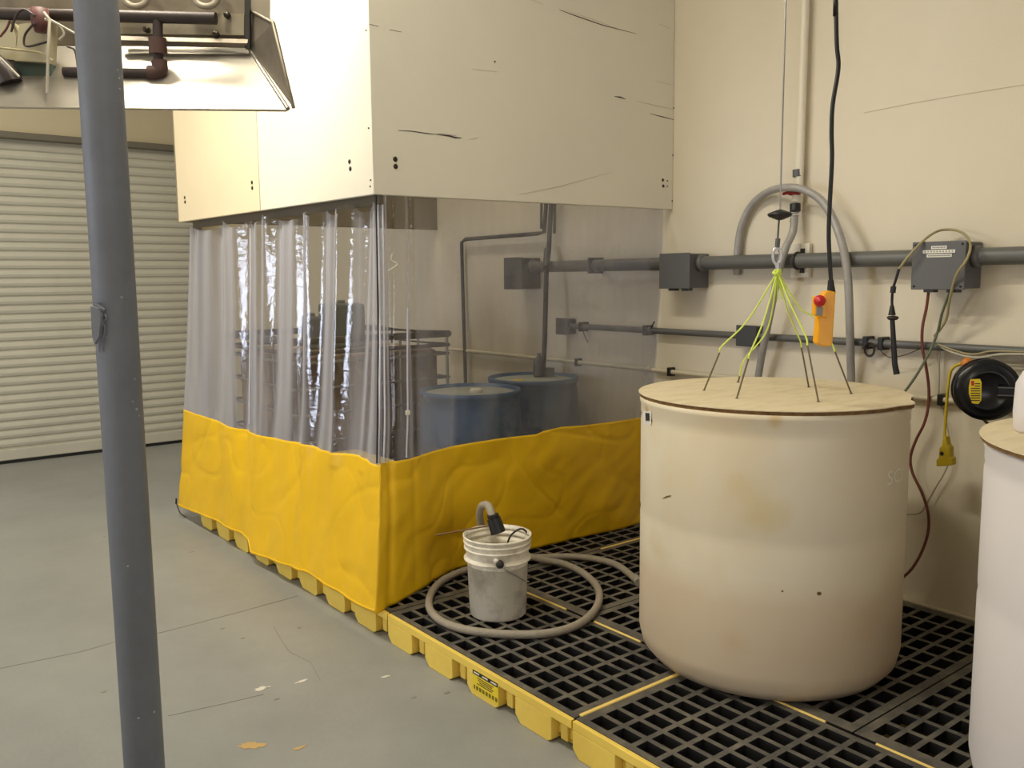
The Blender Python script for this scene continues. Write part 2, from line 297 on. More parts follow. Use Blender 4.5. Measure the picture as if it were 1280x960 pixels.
# ------------------------------------------------------------------ spill decks
PT = .129
YB = [5.845, 4.605, 3.365, 2.12, .875, -.37]
def deck(x0, x1, y0, y1, long_y, label, front=False, lab=False, strips=()):
    t = thing('spill_deck', label, 'spill pallet', ((x0 + x1) / 2, (y0 + y1) / 2, 0), 'yellow spill decks with black grates')
    g = .004; a0, a1, b0, b1 = x0 + g, x1 - g, y0 + g, y1 - g
    b = MB().box(a0 + (.05 if front else .02), a1, b0, b1, 0.004, .018)
    for q in ((a1 - .02, a1, b0, b1), (a0 + .03, a1, b0, b0 + .02), (a0 + .03, a1, b1 - .02, b1)): b.box(*q, 0, PT - .036)
    if not front: b.box(a0, a0 + .02, b0, b1, 0, PT - .036)
    else:
        b.box(a0, a0 + .02, b0, b1, .096, PT)
        Ln = b1 - b0; k = 4; st = Ln / k
        for i in range(k):
            ya = b1 - i * st; yb = ya - st * .66; yc = ya - st
            # solid block with chamfered lower corners, seen from the side
            b.prism([(a0, ya, .0965), (a0, ya, .03), (a0, ya - .03, 0), (a0, yb + .02, 0), (a0, yb, .012), (a0, yb, .0965)], (.06, 0, 0))
            b.box(a0 + .035, a0 + .05, yc, yb, .03, .0965)
            b.box(a0 + .022, a0 + .05, yb - .6 * (yb - yc), yb - .25 * (yb - yc), .022, .1)
    b.build('basin', M['pallet'], t, .003)
    MB().box(a0 + .05, a1 - .02, b0 + .02, b1 - .02, .019, .026).build('sump_floor', M['sumpdark'], t)  # dark mottled sheet over the basin floor
    # grate with real openings
    gx0, gx1, gy0, gy1 = (a0 + .016 if front else a0 - .003), a1 + .003, b0 - .001, b1 + .001
    px, py, hx, hy = (.0745, .107, .055, .086) if long_y else (.107, .0745, .086, .055)
    def lines(lo, hi, p, h):
        n = int((hi - lo - .02) / p); m0 = ((hi - lo) - n * p) / 2; L_ = [lo]
        for i in range(n): c = lo + m0 + (i + .5) * p; L_ += [c - h / 2, c + h / 2]
        return L_ + [hi]
    X = lines(gx0, gx1, px, hx); Y = lines(gy0, gy1, py, hy); gr = MB()
    nx, ny = len(X), len(Y)
    # thicken the lines that fall on a joint across the middle of the deck
    vs = [(x, y, z) for z in (PT + .003, PT - .035) for y in Y for x in X]; fs = []
    id_ = lambda i, j, k: k * nx * ny + j * nx + i
    hole = lambda i, j: 0 <= i < nx - 1 and 0 <= j < ny - 1 and i % 2 == 1 and j % 2 == 1
    for j in range(ny - 1):
        for i in range(nx - 1):
            if hole(i, j):
                for (p, q) in (((i, j), (i + 1, j)), ((i + 1, j), (i + 1, j + 1)), ((i + 1, j + 1), (i, j + 1)), ((i, j + 1), (i, j))):
                    fs.append((id_(*p, 0), id_(*q, 0), id_(*q, 1), id_(*p, 1)))
            else:
                fs.append((id_(i, j, 0), id_(i + 1, j, 0), id_(i + 1, j + 1, 0), id_(i, j + 1, 0)))
                fs.append((id_(i, j, 1), id_(i, j + 1, 1), id_(i + 1, j + 1, 1), id_(i + 1, j, 1)))
    for i in range(nx - 1):
        for j in (0, ny - 1): fs.append((id_(i, j, 0), id_(i, j, 1), id_(i + 1, j, 1), id_(i + 1, j, 0)))
    for j in range(ny - 1):
        for i in (0, nx - 1): fs.append((id_(i, j, 0), id_(i, j + 1, 0), id_(i, j + 1, 1), id_(i, j, 1)))
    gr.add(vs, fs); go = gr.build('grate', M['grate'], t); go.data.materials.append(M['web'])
    for p in go.data.polygons: p.material_index = 0 if p.normal.z > .5 else 1  # tops dusty and lighter, sides blackened to paint in shade from above
    for (q0, q1, r0, r1) in strips: MB().box(q0, q1, r0, r1, PT - .03, PT + .006).build('rim_strip', M['strip'], t, .003)
    if lab:
        fx = a0 - .0015
        yA, yB = onx(591, 838, a0)[1], onx(623, 862, a0)[1]
        lb = MB().box(fx, a0 + .001, yB, yA, .022, .108).build('label', M['inky'], t)
        MB().box(fx - .0005, fx, yB + .002, yA - .002, .090, .107).build('label_header', M['ink'], lb)
        wds = MB()
        for k in range(3): wds.box(fx - .001, fx - .0005, yB + .010 + k * .05 * (yA - yB) / .15, yB + .010 + (k * .05 + .032) * (yA - yB) / .15, .0955, .1015)
        wds.build('label_words', M['label'], lb)
        ln = MB()
        for k in range(4): ln.box(fx - .0008, fx, yB + .03 + .01 * (k % 2), yA - .03 - .008 * (k % 3), .080 - k * .008, .083 - k * .008)
        for k in range(30):
            if k % 4 != 3: ln.box(fx - .0008, fx, yB + .006 + k * (yA - yB - .012) / 30, yB + .006 + (k + .5) * (yA - yB - .012) / 30, .030, .046)
        ln.build('label_print', M['ink'], lb)
    return t
names = ['front spill deck under the far end of the yellow curtain', 'front spill deck under the near half of the left yellow curtain', 'front spill deck with black and yellow label under the white bucket', 'nearest front spill deck below the big cream tank', 'front spill deck at the bottom right, under the white tank']
for i in range(5):
    y1, y0 = YB[i], YB[i + 1]
    st = []
    if i == 2: st = [(2.5585, 2.5695, 2.885, 3.17), (2.5585, 2.5695, 2.42, 2.70)]
    if i == 3: st = [(2.5585, 2.5695, 1.566, 1.95), (2.5585, 2.5695, 1.0, 1.385)]
    deck(1.905, 2.557, y0, y1, True, names[i], True, i == 2, st)
bn = ['behind the white tank', 'between the two round tanks', 'under the back of the cream tank', 'behind the cream tank, left half', 'along the yellow curtain near the wall', 'under the standing blue drums', 'inside the booth behind the drums', 'inside the booth under the tote', 'at the far inner end of the booth']
ys = [.17, .82, 1.47, 2.12, 2.77, 3.43, 4.08, 4.73, 5.38, 5.845]
for i in range(9):
    st = []
    if i == 5: st = []
    if i == 4: st = [(3.31, 3.78, ys[5] - .007, ys[5] + .007)]
    if i == 2: st = []
    deck(2.571, 3.838, ys[i], ys[i + 1], False, 'spill deck against the right wall ' + bn[i], strips=st)
# yellow divider between the two front decks
tag(MB().box(1.95, 2.54, 2.112, 2.128, .1, PT + .008).build('joining_strip', M['strip'], None, .003), 'yellow strip covering the joint between two front spill decks', 'strip')
tag(MB().box(3.838, 3.862, .2, 5.84, 0, PT + .012).build('wall_joining_strip', M['creamp'], None, .003), 'long thin yellow strip between the black grates and the right wall', 'strip')

# ------------------------------------------------------------------ booth hood
ZB, ZT = 2.01, 4.0
a, b_, c_ = np.array([1.875, 5.883]), np.array([1.993, 3.529]), np.array([3.868, 3.433])
d_ = np.array([3.868, 5.883])
hood = thing('booth_hood', 'big cream painted sheet metal hood above the clear and yellow curtains', 'hood', (2.9, 4.7, ZB))
def panel(name, p, q, z0, z1, m, th=.025, off=0, side=1):
    p = np.array(p); q = np.array(q); d = (q - p) / np.linalg.norm(q - p); n = np.array([-d[1], d[0]]) * side
    p, q = p - n * off, q - n * off
    A = [(*p, z0), (*q, z0), (*(q + n * th), z0), (*(p + n * th), z0)]; Bq = [(x, y, z1) for x, y, _ in A]
    return MB().hexa(A, Bq).build(name, m, hood, .003)
sp_ = a + (b_ - a) * ((onx(319, 264, 1.905)[1] - a[1]) / (b_[1] - a[1]))
panel('side_panel', a, sp_ + (a - sp_) * .009, ZB, ZT, M['hoodold'])
panel('seam_backing', sp_ + (a - sp_) * .02, sp_ - (a - sp_) * .02, ZB + .002, ZT, M['rod'], .02, -.026)
panel('side_panel', sp_, b_, ZB, ZT, M['hoodp'])
panel('front_panel', b_, c_, ZB, ZT, M['hoodp'])
panel('back_panel', d_, a, ZB, ZT, mat('booth_panel_back_shaded', (128, 118, 98), .7))  # interior shade put into the colour, darker than the other panels
fr = MB(); 
for p, q in ((a, b_),):
    d = (q - p) / np.linalg.norm(q - p); n = np.array([-d[1], d[0]])
    P_ = [p + n * .095 + d * .1, q + n * .095 - d * .1, q + n * .115 - d * .1, p + n * .115 + d * .1]
    fr.hexa([(*x, ZB - .035) for x in P_], [(*x, ZB + .06) for x in P_])
fr.build('shade_rail', mat('shade_rail_grey', (104, 96, 80), .6), hood)  # rail strip in shade colour, added to darken the gap over the curtain
def on_plane(u, v, p, q):
    d = R @ _ray(u, v); e = q - p; n = np.array([-e[1], e[0]]); t = (p @ n) / (d[:2] @ n); return O + d * t
def bolt(px, py, p, q, r=.008, nm='bolt'):
    w = on_plane(px, py, p, q); e = (q - p) / np.linalg.norm(q - p); n = np.array([e[1], -e[0], 0])
    MB().lathe(w, [(0, .004), (r * .7, .004), (r, .001), (r, -.002), (0, -.002)], 10, n).build(nm, M['screw'], hood)
for q in ((231, 247), (231.5, 252.5), (315, 228), (315.5, 235), (437, 202), (438, 211)): bolt(*q, a, b_, .011)
for q in ((494, 199), (494.5, 208)): bolt(*q, b_, c_, .012)
for q in ((828.5, 225), (829, 232.5)): bolt(*q, b_, c_, .009)
for q in ((834, 226), (834, 233), (844, 65), (842, 135), (841, 194), (840, 251), (618.5, 77)): bolt(*q, b_, c_, .004)
for q in ((465, 225), (462.5, 160), (459.5, 38), (464.5, 233)): bolt(*(q[0] - 1.5, q[1]), a, b_, .004)
def scratch(pts, wd_, m, p=b_, q=c_):
    e = (q - p) / np.linalg.norm(q - p); n = np.array([e[1], -e[0], 0]); mb = MB()
    W = [on_plane(*x, p, q) for x in pts]; wd_ *= .62
    for i in range(len(W) - 1):
        w0 = wd_ * (0.3 if i == 0 else 1); w1 = wd_ * (.3 if i == len(W) - 2 else 1)
        mb.prism([W[i] + [0, 0, w0], W[i + 1] + [0, 0, w1], W[i + 1] - [0, 0, w1], W[i] - [0, 0, w0]], n * .0012)
    mb.build('scratch', m, hood)
scratch([(498, 163), (515, 164), (535, 167), (547, 168)], .003, M['scuff']); scratch([(545, 168), (562, 170), (569, 172), (577, 172.5)], .0055, M['scuff'])
scratch([(547, 166.5), (570, 169.5)], .0025, M['scuff'])
scratch([(586, 174), (597, 172)], .003, M['scufflight'])
scratch([(699, 12), (720, 20), (755, 32), (795, 42)], .0032, M['scuff']); scratch([(705, 12), (740, 24), (775, 37)], .002, M['scufflight'])
scratch([(768, 120.5), (775, 121.5), (782, 124)], .006, M['scuff']); scratch([(795, 126), (820, 132), (842, 137)], .0025, M['scufflight']); scratch([(812, 142), (828, 146), (843, 150)], .004, M['scuff'])
scratch([(461, 30), (473, 33)], .0035, M['scuff']); scratch([(487, 37), (502, 40)], .003, M['scuff']); scratch([(664, 0), (678, 5)], .003, M['scufflight'])
scratch([(650, 243), (700, 233), (765, 215)], .0035, M['scufflight']); scratch([(590, 86), (622, 90)], .003, M['scufflight']); scratch([(820, 101), (842, 107)], .003, M['scufflight']); scratch([(824, 30), (838, 36)], .003, M['scufflight'])
scratch([(685, 60), (685, 110), (685.3, 150), (685.5, 230)], .0015, M['scufflight']) if False else None

# ------------------------------------------------------------------ curtains
def noise1(x, s):
    i = math.floor(x); f = x - i; f = f * f * (3 - 2 * f)
    rv = lambda k: random.Random(k * 7919 + s * 31).random()
    return rv(i) * (1 - f) + rv(i + 1) * f
def noise2(x, y, s):
    i, j = math.floor(x), math.floor(y); f, g = x - i, y - j; f = f * f * (3 - 2 * f); g = g * g * (3 - 2 * g)
    h = lambda a, b: ((math.sin(a * 127.1 + b * 311.7 + s * 74.7) * 43758.5453) % 1.0)
    return (h(i, j) * (1 - f) + h(i + 1, j) * f) * (1 - g) + (h(i, j + 1) * (1 - f) + h(i + 1, j + 1) * f) * g
def grid_obj(name, fn, s0, s1, ns, t0, t1, nt, m, parent, th=0):
    vs = [fn(s0 + (s1 - s0) * i / ns, t0 + (t1 - t0) * j / nt) for j in range(nt + 1) for i in range(ns + 1)]
    fs = [(j * (ns + 1) + i, j * (ns + 1) + i + 1, (j + 1) * (ns + 1) + i + 1, (j + 1) * (ns + 1) + i) for j in range(nt) for i in range(ns)]
    o = MB().add(vs, fs, True).build(name, m, parent)
    if th:
        md = o.modifiers.new('thickness', 'SOLIDIFY'); md.thickness = th; md.offset = 0
    return o
TOPZ = 2.02
def crease(a_, z, sd):      # crumple ridges left from folding the vinyl
    r_ = 0
    for k, (fx, fz, am) in enumerate(((2.3, 2.9, .005), (4.7, 4.1, .0035))):
        q = noise2(a_ * fx + z * 1.3 * (-1) ** k, z * fz + a_ * .7, sd + k * 5)
        r_ += am * (1 - min(1, abs(q - .5) * 16)) * (.3 + noise2(a_ * 2, z * 2, sd + 40))
    return r_
# left curtain: s = y position; tables of the seam and of the lower edge
seamL = sorted((onx(u, v, 1.93)[1], onx(u, v, 1.93)[2]) for u, v in ((228, 508), (250, 516), (268, 522), (290, 532), (318, 541), (340, 547), (385, 556), (395, 562), (440, 570), (461, 580)))
botL = sorted((onx(u, v, 1.85)[1], onx(u, v, 1.85)[2]) for u, v in ((226, 635), (245, 642), (262, 650), (300, 670), (308, 677), (313, 692), (340, 702), (380, 718), (400, 730), (440, 757), (463, 767)))
print('SEAM', seamL, 'BOT', botL)
def left_fold(y, k):      # k 0 top .. 1 bottom
    u = 5.95 - y
    ph = 1.6 * noise1(u * 2.1, 3)
    amp = (.024 - .009 * k) * (1 - .45 * min(1, max(0, (y - 4.9) / .6)))
    f = math.sin(u * 17.0 + ph * 3.1 + .5 * k) * (.55 + .7 * noise1(u * 2.7, 5)) + .45 * math.sin(u * 39 + 4 * noise1(u * 3, 9)) * (1 - .6 * k)
    # sharp pinch folds
    for yc, wd_, am in ((3.62, .03, .9), (3.86, .03, 1.0), (4.22, .035, .8), (4.72, .03, .7), (4.99, .05, -.9), (5.3, .05, .6)):
        f += am * math.exp(-((y - yc - .05 * k) / wd_) ** 2) * (1 if k < .66 else .45)
    return amp * f
def left_pt(y, z):
    k = (TOPZ - z) / (TOPZ - .05); k = min(max(k, 0), 1)
    xt = 2.052 - .05 * (y - 3.53); x = xt - (xt - 1.855) * (.45 * k + .55 * k ** 2.2)   # hangs just inside the hood, flares out over the decks
    wr = .010 * (noise2(y * 5, z * 4, 2) - .5) * k + .006 * (noise2(y * 11 + z * 5, z * 9, 6) - .5) * (1 if z < .8 else .3) + (crease(y, z, 3) if z < .82 else 0)
    yy = y + (.34 * k * max(0, (y - 5.3)) / .65) - .075 * k * max(0, 1 - (y - 3.475) / .25) + .095 * (1 - k) * max(0, 1 - (y - 3.475) / .3)
    low = min(1, max(0, (z - .45) / .7)); return (x - left_fold(y, k) * (.35 + .65 * low) * (.3 + .7 * min(1, (y - 3.45) / .15)) + wr, yy, z)
def uy(Y):   # inverse of the flare in y at the lower parts
    return Y
cl = thing('booth_curtain', 'left curtain of the booth, wavy clear vinyl above a yellow skirt, nearest the grey post', 'curtain', (1.93, 4.7, .05), 'booth curtains')
sL = lambda y, T: np.interp(left_pt(y, .8)[1] if T is seamL else left_pt(y, .05)[1], [p[0] for p in T], [p[1] for p in T])
Y0, Y1 = 3.475, 5.86
grid_obj('clear_sheet', lambda y, t: left_pt(y, (1 - t) * (TOPZ - .025 - .05 * abs(math.sin((y - 3.47) * 8.2 + .8 * math.sin(y * 5))) ** .8) + t * sL(y, seamL)), Y0, Y1, 300, 0, 1, 40, M['clear'], cl)
grid_obj('yellow_skirt', lambda y, t: left_pt(y, (1 - t) * sL(y, seamL) + t * sL(y, botL)), Y0, Y1, 260, 0, 1, 50, M['yellow'], cl, .002)
hm = [left_pt(Y0 + (Y1 - Y0) * i / 120, sL(Y0 + (Y1 - Y0) * i / 120, botL) + .008) for i in range(121)]
MB().tube([np.array(p) for p in hm], .006, 6, 1).build('hem', M['yellow'], cl)
hk = left_pt(Y1, sL(Y1, botL) + .01)
MB().tube([np.array(hk) + [-.01, .01, .04], np.array(hk) + [-.01, .02, -.0]], .006, 6, 1).tube([np.array(hk) + [-.01, .01, 0], (hk[0], hk[1] - .03, max(hk[2] - .06, .03)), (hk[0] + .02, hk[1] - .08, .012)], .004, 6, 4).build('tie_cord', M['ink'], cl)
# right curtain: s = x position
seamR = sorted((ony(u, v, 3.47)[0], ony(u, v, 3.47)[2]) for u, v in ((464, 581), (500, 577), (520, 575), (560, 567), (600, 560), (650, 552), (690, 547), (697, 543), (720, 537), (745, 535), (800, 527)))
botY = ([1.86, 1.93, 2.05, 2.29, 2.45, 2.74, 3.2, 3.5, 3.85], [3.42, 3.375, 3.43, 3.565, 3.63, 3.66, 3.65, 3.62, 3.62])
def right_pt(x, z):
    k = min(max((TOPZ - z) / (TOPZ - .13), 0), 1)
    ty = 3.575 - .0512 * (x - 1.99)
    by = np.interp(x, *botY)
    y = ty + (by - ty) * k ** 1.3
    f = .009 * math.sin(x * 6 + 2.2 * noise1(x * 1.3, 21)) * (.4 + .6 * noise1(x * 1.5, 8)) + .0012 * math.sin(x * 29 + 1) * (1 - k)
    for xc, am in ((2.03, .02), (2.17, .008)): f -= am * math.exp(-((x - xc) / .018) ** 2) * (1 - .5 * k)
    wr = .022 * (noise2(x * 4 + z * 2, z * 5 - x, 12) - .5) * k + .008 * (noise2(x * 12 - z * 9, z * 10, 16) - .5) * (1 if z < .8 else .2) + (crease(x, z, 8) * 1.3 if z < .82 else 0)
    xx = x + .08 * (1 - k) * max(0, 1 - (x - 1.965) / .3) - (.10 * k ** 2 * max(0, 1 - (x - 1.96) / .3))
    return (xx, y - f + wr, z)
cr_ = thing('booth_curtain', 'right curtain of the booth, clear vinyl above a wrinkled yellow skirt, behind the white bucket', 'curtain', (2.9, 3.5, .13), 'booth curtains')
sR = lambda x: np.interp(x, [p[0] for p in seamR], [p[1] for p in seamR])
bR = lambda x: np.interp(x, [1.96, 2.1, 3.85], [.125, .142, .142])
X0, X1 = 1.965, 3.85
grid_obj('clear_sheet', lambda x, t: right_pt(x, (1 - t) * TOPZ + t * sR(x)), X0, X1, 220, 0, 1, 40, M['clear'], cr_)
grid_obj('yellow_skirt', lambda x, t: right_pt(x, (1 - t) * sR(x) + t * bR(x)), X0, X1, 220, 0, 1, 50, M['yellow'], cr_, .002)
edge = mat('vinyl_edge', (206, 206, 216), .3)
def strip_edge(parent, pts, r=.004): MB().tube(pts, r, 6, 1).build('sheet_edge', edge, parent)
strip_edge(cr_, [np.array(right_pt(2.14 - .02 * k / 20, 1.5 - (1.5 - .80) * k / 20)) + [0, -.006, 0] for k in range(21)])
strip_edge(cr_, [np.array(right_pt(1.985, 1.97 - (1.97 - .80) * k / 20)) + [0, -.004, 0] for k in range(21)], .005)
strip_edge(cl, [np.array(left_pt(3.49, 1.97 - (1.97 - .80) * k / 20)) + [-.004, 0, 0] for k in range(21)], .005)
strip_edge(cl, [np.array(left_pt(4.93 - .0 * k, 1.93 - (1.93 - .80) * k / 20)) + [-.006, 0, 0] for k in range(21)], .003)
# white mark and clip on the clear sheet
p0 = [right_pt(x, z) for x, z in ((2.07, 1.755), (2.066, 1.73), (2.10, 1.71), (2.055, 1.675))]
MB().tube([np.array(p) + [0, -.012, 0] for p in [right_pt(2.045, 1.75), right_pt(2.04, 1.72), right_pt(2.07, 1.70), right_pt(2.015, 1.67)]], .003, 6, 3).build('white_crease', M['spotw'], cr_)
MB().box(*[v for q in zip(np.array(right_pt(2.125, 1.01)) - [.012, .012, .01], np.array(right_pt(2.125, 1.01)) + [.012, -.003, .012]) for v in q]).build('clip', M['label'], cr_, .003)
# bungee holding the corner
tag(MB().tube([(2.022, 3.558, 2.03), (2.005, 3.54, 1.5), (1.985, 3.52, 1.2), (1.94, 3.475, .8)], .004, 6, 5).build('bungee_cord', M['black'], None), 'thin black cord hanging in the corner gap between the two booth curtains', 'cord')

# ------------------------------------------------------------------ grey post
pc = ond(142, 352, 2.5)
post = thing('steel_post', 'grey painted round steel post standing in the left foreground', 'post', (pc[0], pc[1], 0))
MB().lathe((pc[0], pc[1], 0), [(0, 0), (.0575, 0), (.0575, ZC - .005), (0, ZC - .005)], 40).build('shaft', M['post'], post)
MB().box(pc[0] - .12, pc[0] + .12, pc[1] - .12, pc[1] + .12, 0, .012).build('base_plate', M['post'], post, .003)
bk = MB()
def pp(u, v, k=2.44): return ond(u, v, k)
bk.prism([pp(117, 382), pp(127, 385), pp(130, 395), pp(128, 420), pp(122, 430), pp(119, 420)], -FWD * .02)
bk.tube([pp(118, 380), pp(124, 384), pp(131, 388)], .006, 8, 3).tube([pp(130, 392), pp(133, 398), pp(128, 402), pp(131, 410), pp(129, 422), pp(124, 432), pp(124, 441)], .0035, 6, 4)
bk.build('painted_bracket', M['post'], post, .002)
chipm = mat('chip_light', (150, 152, 152), .6)
for u, v, r in ((147, 88, 2), (149, 98, 2), (150, 112, 2.4), (163, 275, 2), (169, 474, 2), (171, 512, 2.6), (174, 520, 2.2), (166, 502, 2), (152, 372, 2.2), (160, 708, 1.8), (193, 890, 2.6), (173, 898, 2)):
    d = R @ _ray(u, v); A_ = d[0] ** 2 + d[1] ** 2; B2 = -2 * (d[0] * pc[0] + d[1] * pc[1]); C_ = pc[0] ** 2 + pc[1] ** 2 - .0578 ** 2
    t = (-B2 - math.sqrt(max(B2 * B2 - 4 * A_ * C_, 0))) / (2 * A_); q = O + d * t; nn = np.array([q[0] - pc[0], q[1] - pc[1], 0])
    MB().lathe(q, [(0, .0006), (r / 640, .0003), (r / 560, -.001)], 8, nn).build('paint_chip', chipm, post)

# ------------------------------------------------------------------ gas heater
K0, K1 = 3.45, 3.22
ht = thing('gas_heater', 'hanging gas heater with flared sheet metal reflector behind the grey post', 'heater', ond(150, 30, 3.5))
def quad(name, pts, m, th=.006, parent=ht):
    P_ = [ond(*p) for p in pts]; n = np.cross(P_[1] - P_[0], P_[2] - P_[0]); n /= np.linalg.norm(n)
    if n @ FWD < 0: n = -n
    return MB().prism(P_, n * th).build(name, m, parent)
quad('reflector_lower', [(-90, 56, K0), (311, 59, K0), (360, 137, K1), (-90, 131, K1)], M['galv'])
quad('reflector_side', [(311, 12, K0), (342, 28, K1 + .02), (367, 135, K1), (311, 59, K0)], M['galvd'])
MB().tube([ond(311, 12, K0), ond(341, 28, K1 + .02), ond(367, 135, K1)], .007, 6, 1).build('side_lip', M['galvd'], ht)
MB().tube([ond(311, 61, K0), ond(360, 136, K1)], .008, 6, 1).tube([ond(-90, 133, K1), ond(358, 138, K1)], .005, 6, 1).build('seam_lip', M['galv'], ht)
P_ = [ond(-90, -160, K0), ond(311, -160, K0), ond(311, 59, K0), ond(-90, 56, K0)]
MB().hexa(P_, [p + FWD * .3 for p in P_]).build('housing', M['galvd'], ht, .004)
quad('top_channel', [(150, 14, K0 - .03), (305, 17, K0 - .03), (305, 44, K0 - .03), (150, 42, K0 - .03)], mat('heater_channel', (150, 140, 118), .5, .4, var=.3, vscale=10), .02)
quad('lower_channel', [(150, 50, K0 - .06), (309, 54, K0 - .06), (309, 60, K0 - .04), (150, 57, K0 - .04)], M['galvd'], .02)
quad('corner_post', [(305, -60, K0 - .05), (312, -60, K0 - .05), (312, 60, K0 - .05), (306, 60, K0 - .05)], M['ink'], .02)
KP = K0 - .12
MB().tube([ond(-60, 16, KP), ond(270, 23, KP)], .022, 12, 1).build('manifold_pipe', M['iron'], ht)
MB().tube([ond(197, 24, KP), ond(198, 82, KP), ond(197, 90, KP), ond(190, 92, KP), ond(80, 90, KP)], .018, 12, 1).build('gas_pipe', M['iron'], ht)
MB().tube([ond(197, 48, KP), ond(197.5, 68, KP)], .033, 8, 1).tube([ond(199, 76, KP), ond(200, 88, KP), ond(194, 91, KP), ond(186, 91.5, KP)], .028, 10, 3).build('pipe_fitting', M['ironr'], ht)
for u in (170, 258):
    MB().tube([ond(u + 14 * math.cos(a), -3 + 11 * math.sin(a), K0 - .07) for a in np.linspace(0, 2 * math.pi, 13)], .012, 8, 3).build('burner_ring', mat('burner_%d' % u, (170, 160, 140), .5, .3), ht)
for q in ((269, 42), (283, 18), (182, 36)): MB().lathe(ond(*q, K0 - .055), [(0, 0), (.012, 0), (.012, .02), (0, .02)], 8, FWD).build('screw', M['screw'], ht)
quad('control_box', [(24, 30, KP - .02), (60, 26, KP - .02), (58, 78, KP - .02), (18, 76, KP - .02)], M['ctl'], .07)
quad('control_box', [(-20, 24, KP - .01), (11, 25, KP - .01), (20, 46, KP - .01), (20, 75, KP - .01), (-20, 72, KP - .01)], M['ctl'], .07)
quad('gas_valve', [(18, 78, KP + .0), (64, 80, KP + .0), (64, 104, KP + .0), (20, 104, KP + .0)], M['green'], .07)
MB().lathe(ond(50, 22, KP - .05), [(0, -.03), (.03, -.03), (.03, .02), (.02, .05), (0, .05)], 14, (0, 0, -1)).build('regulator', M['rust'], ht)
MB().tube([ond(-10, 78, KP - .03), ond(8, 92, KP - .03), ond(14, 104, KP - .03)], .04, 12, 3).build('blower', M['iron'], ht)
MB().tube([ond(55, 16, KP - .09), ond(62, 24, KP - .1), ond(60, 70, KP - .1), ond(59, 116, KP - .1)], .0055, 6, 1).build('wire', M['cordw'], ht)
for pts, m in ((((42, 30), (32, 42), (30, 54), (36, 58), (60, 52)), 'iron'), (((56, 24), (72, 30), (80, 42), (74, 50)), 'cordw'), (((58, 22), (80, 34), (104, 48)), 'cordw'), (((0, 60), (20, 62), (50, 66), (66, 76)), 'corda'), (((14, 40), (20, 20), (30, 12), (44, 20)), 'iron'), (((0, 72), (12, 84), (24, 96)), 'cordw'), (((0, 46), (8, 36), (12, 26)), 'rust'), (((84, 58), (94, 64), (98, 90)), 'iron')):
    MB().tube([ond(*p, KP - .08) for p in pts], .004, 6, 4).build('wire', M[m], ht)
for u in (-40, 290):
    q = ond(u, -160, K0 + .1); MB().tube([q, (q[0], q[1], ZC)], .005, 6, 1).build('hanger_rod', M['steel'], ht)

# ------------------------------------------------------------------ tanks
TC = np.array([2.885, 2.045]); TR = .50
tk = thing('storage_tank', 'large cream plastic cylinder tank with stained sides standing on the spill decks', 'tank', (*TC, PT + .005))
zt = 1.168
pr = [(0, .135), (TR - .09, .135), (TR - .045, .145), (TR - .012, .185), (TR, .24), (TR, .70), (TR - .003, .72), (TR, .74), (TR, 1.08), (TR - .004, 1.095), (TR, 1.11), (TR, 1.14), (TR + .004, 1.15), (TR + .004, zt), (TR - .012, zt), (TR - .014, 1.1), (TR - .014, .3), (0, .25)]
MB().lathe((*TC, 0), pr, 96).build('tank_body', M['tank'], tk)
def cyl_pt(u, v, c, r):
    d = R @ _ray(u, v); A_ = d[0] ** 2 + d[1] ** 2; B2 = -2 * (d[0] * c[0] + d[1] * c[1]); C_ = c[0] ** 2 + c[1] ** 2 - r * r
    t = (-B2 - math.sqrt(max(B2 * B2 - 4 * A_ * C_, 0))) / (2 * A_); return O + d * t
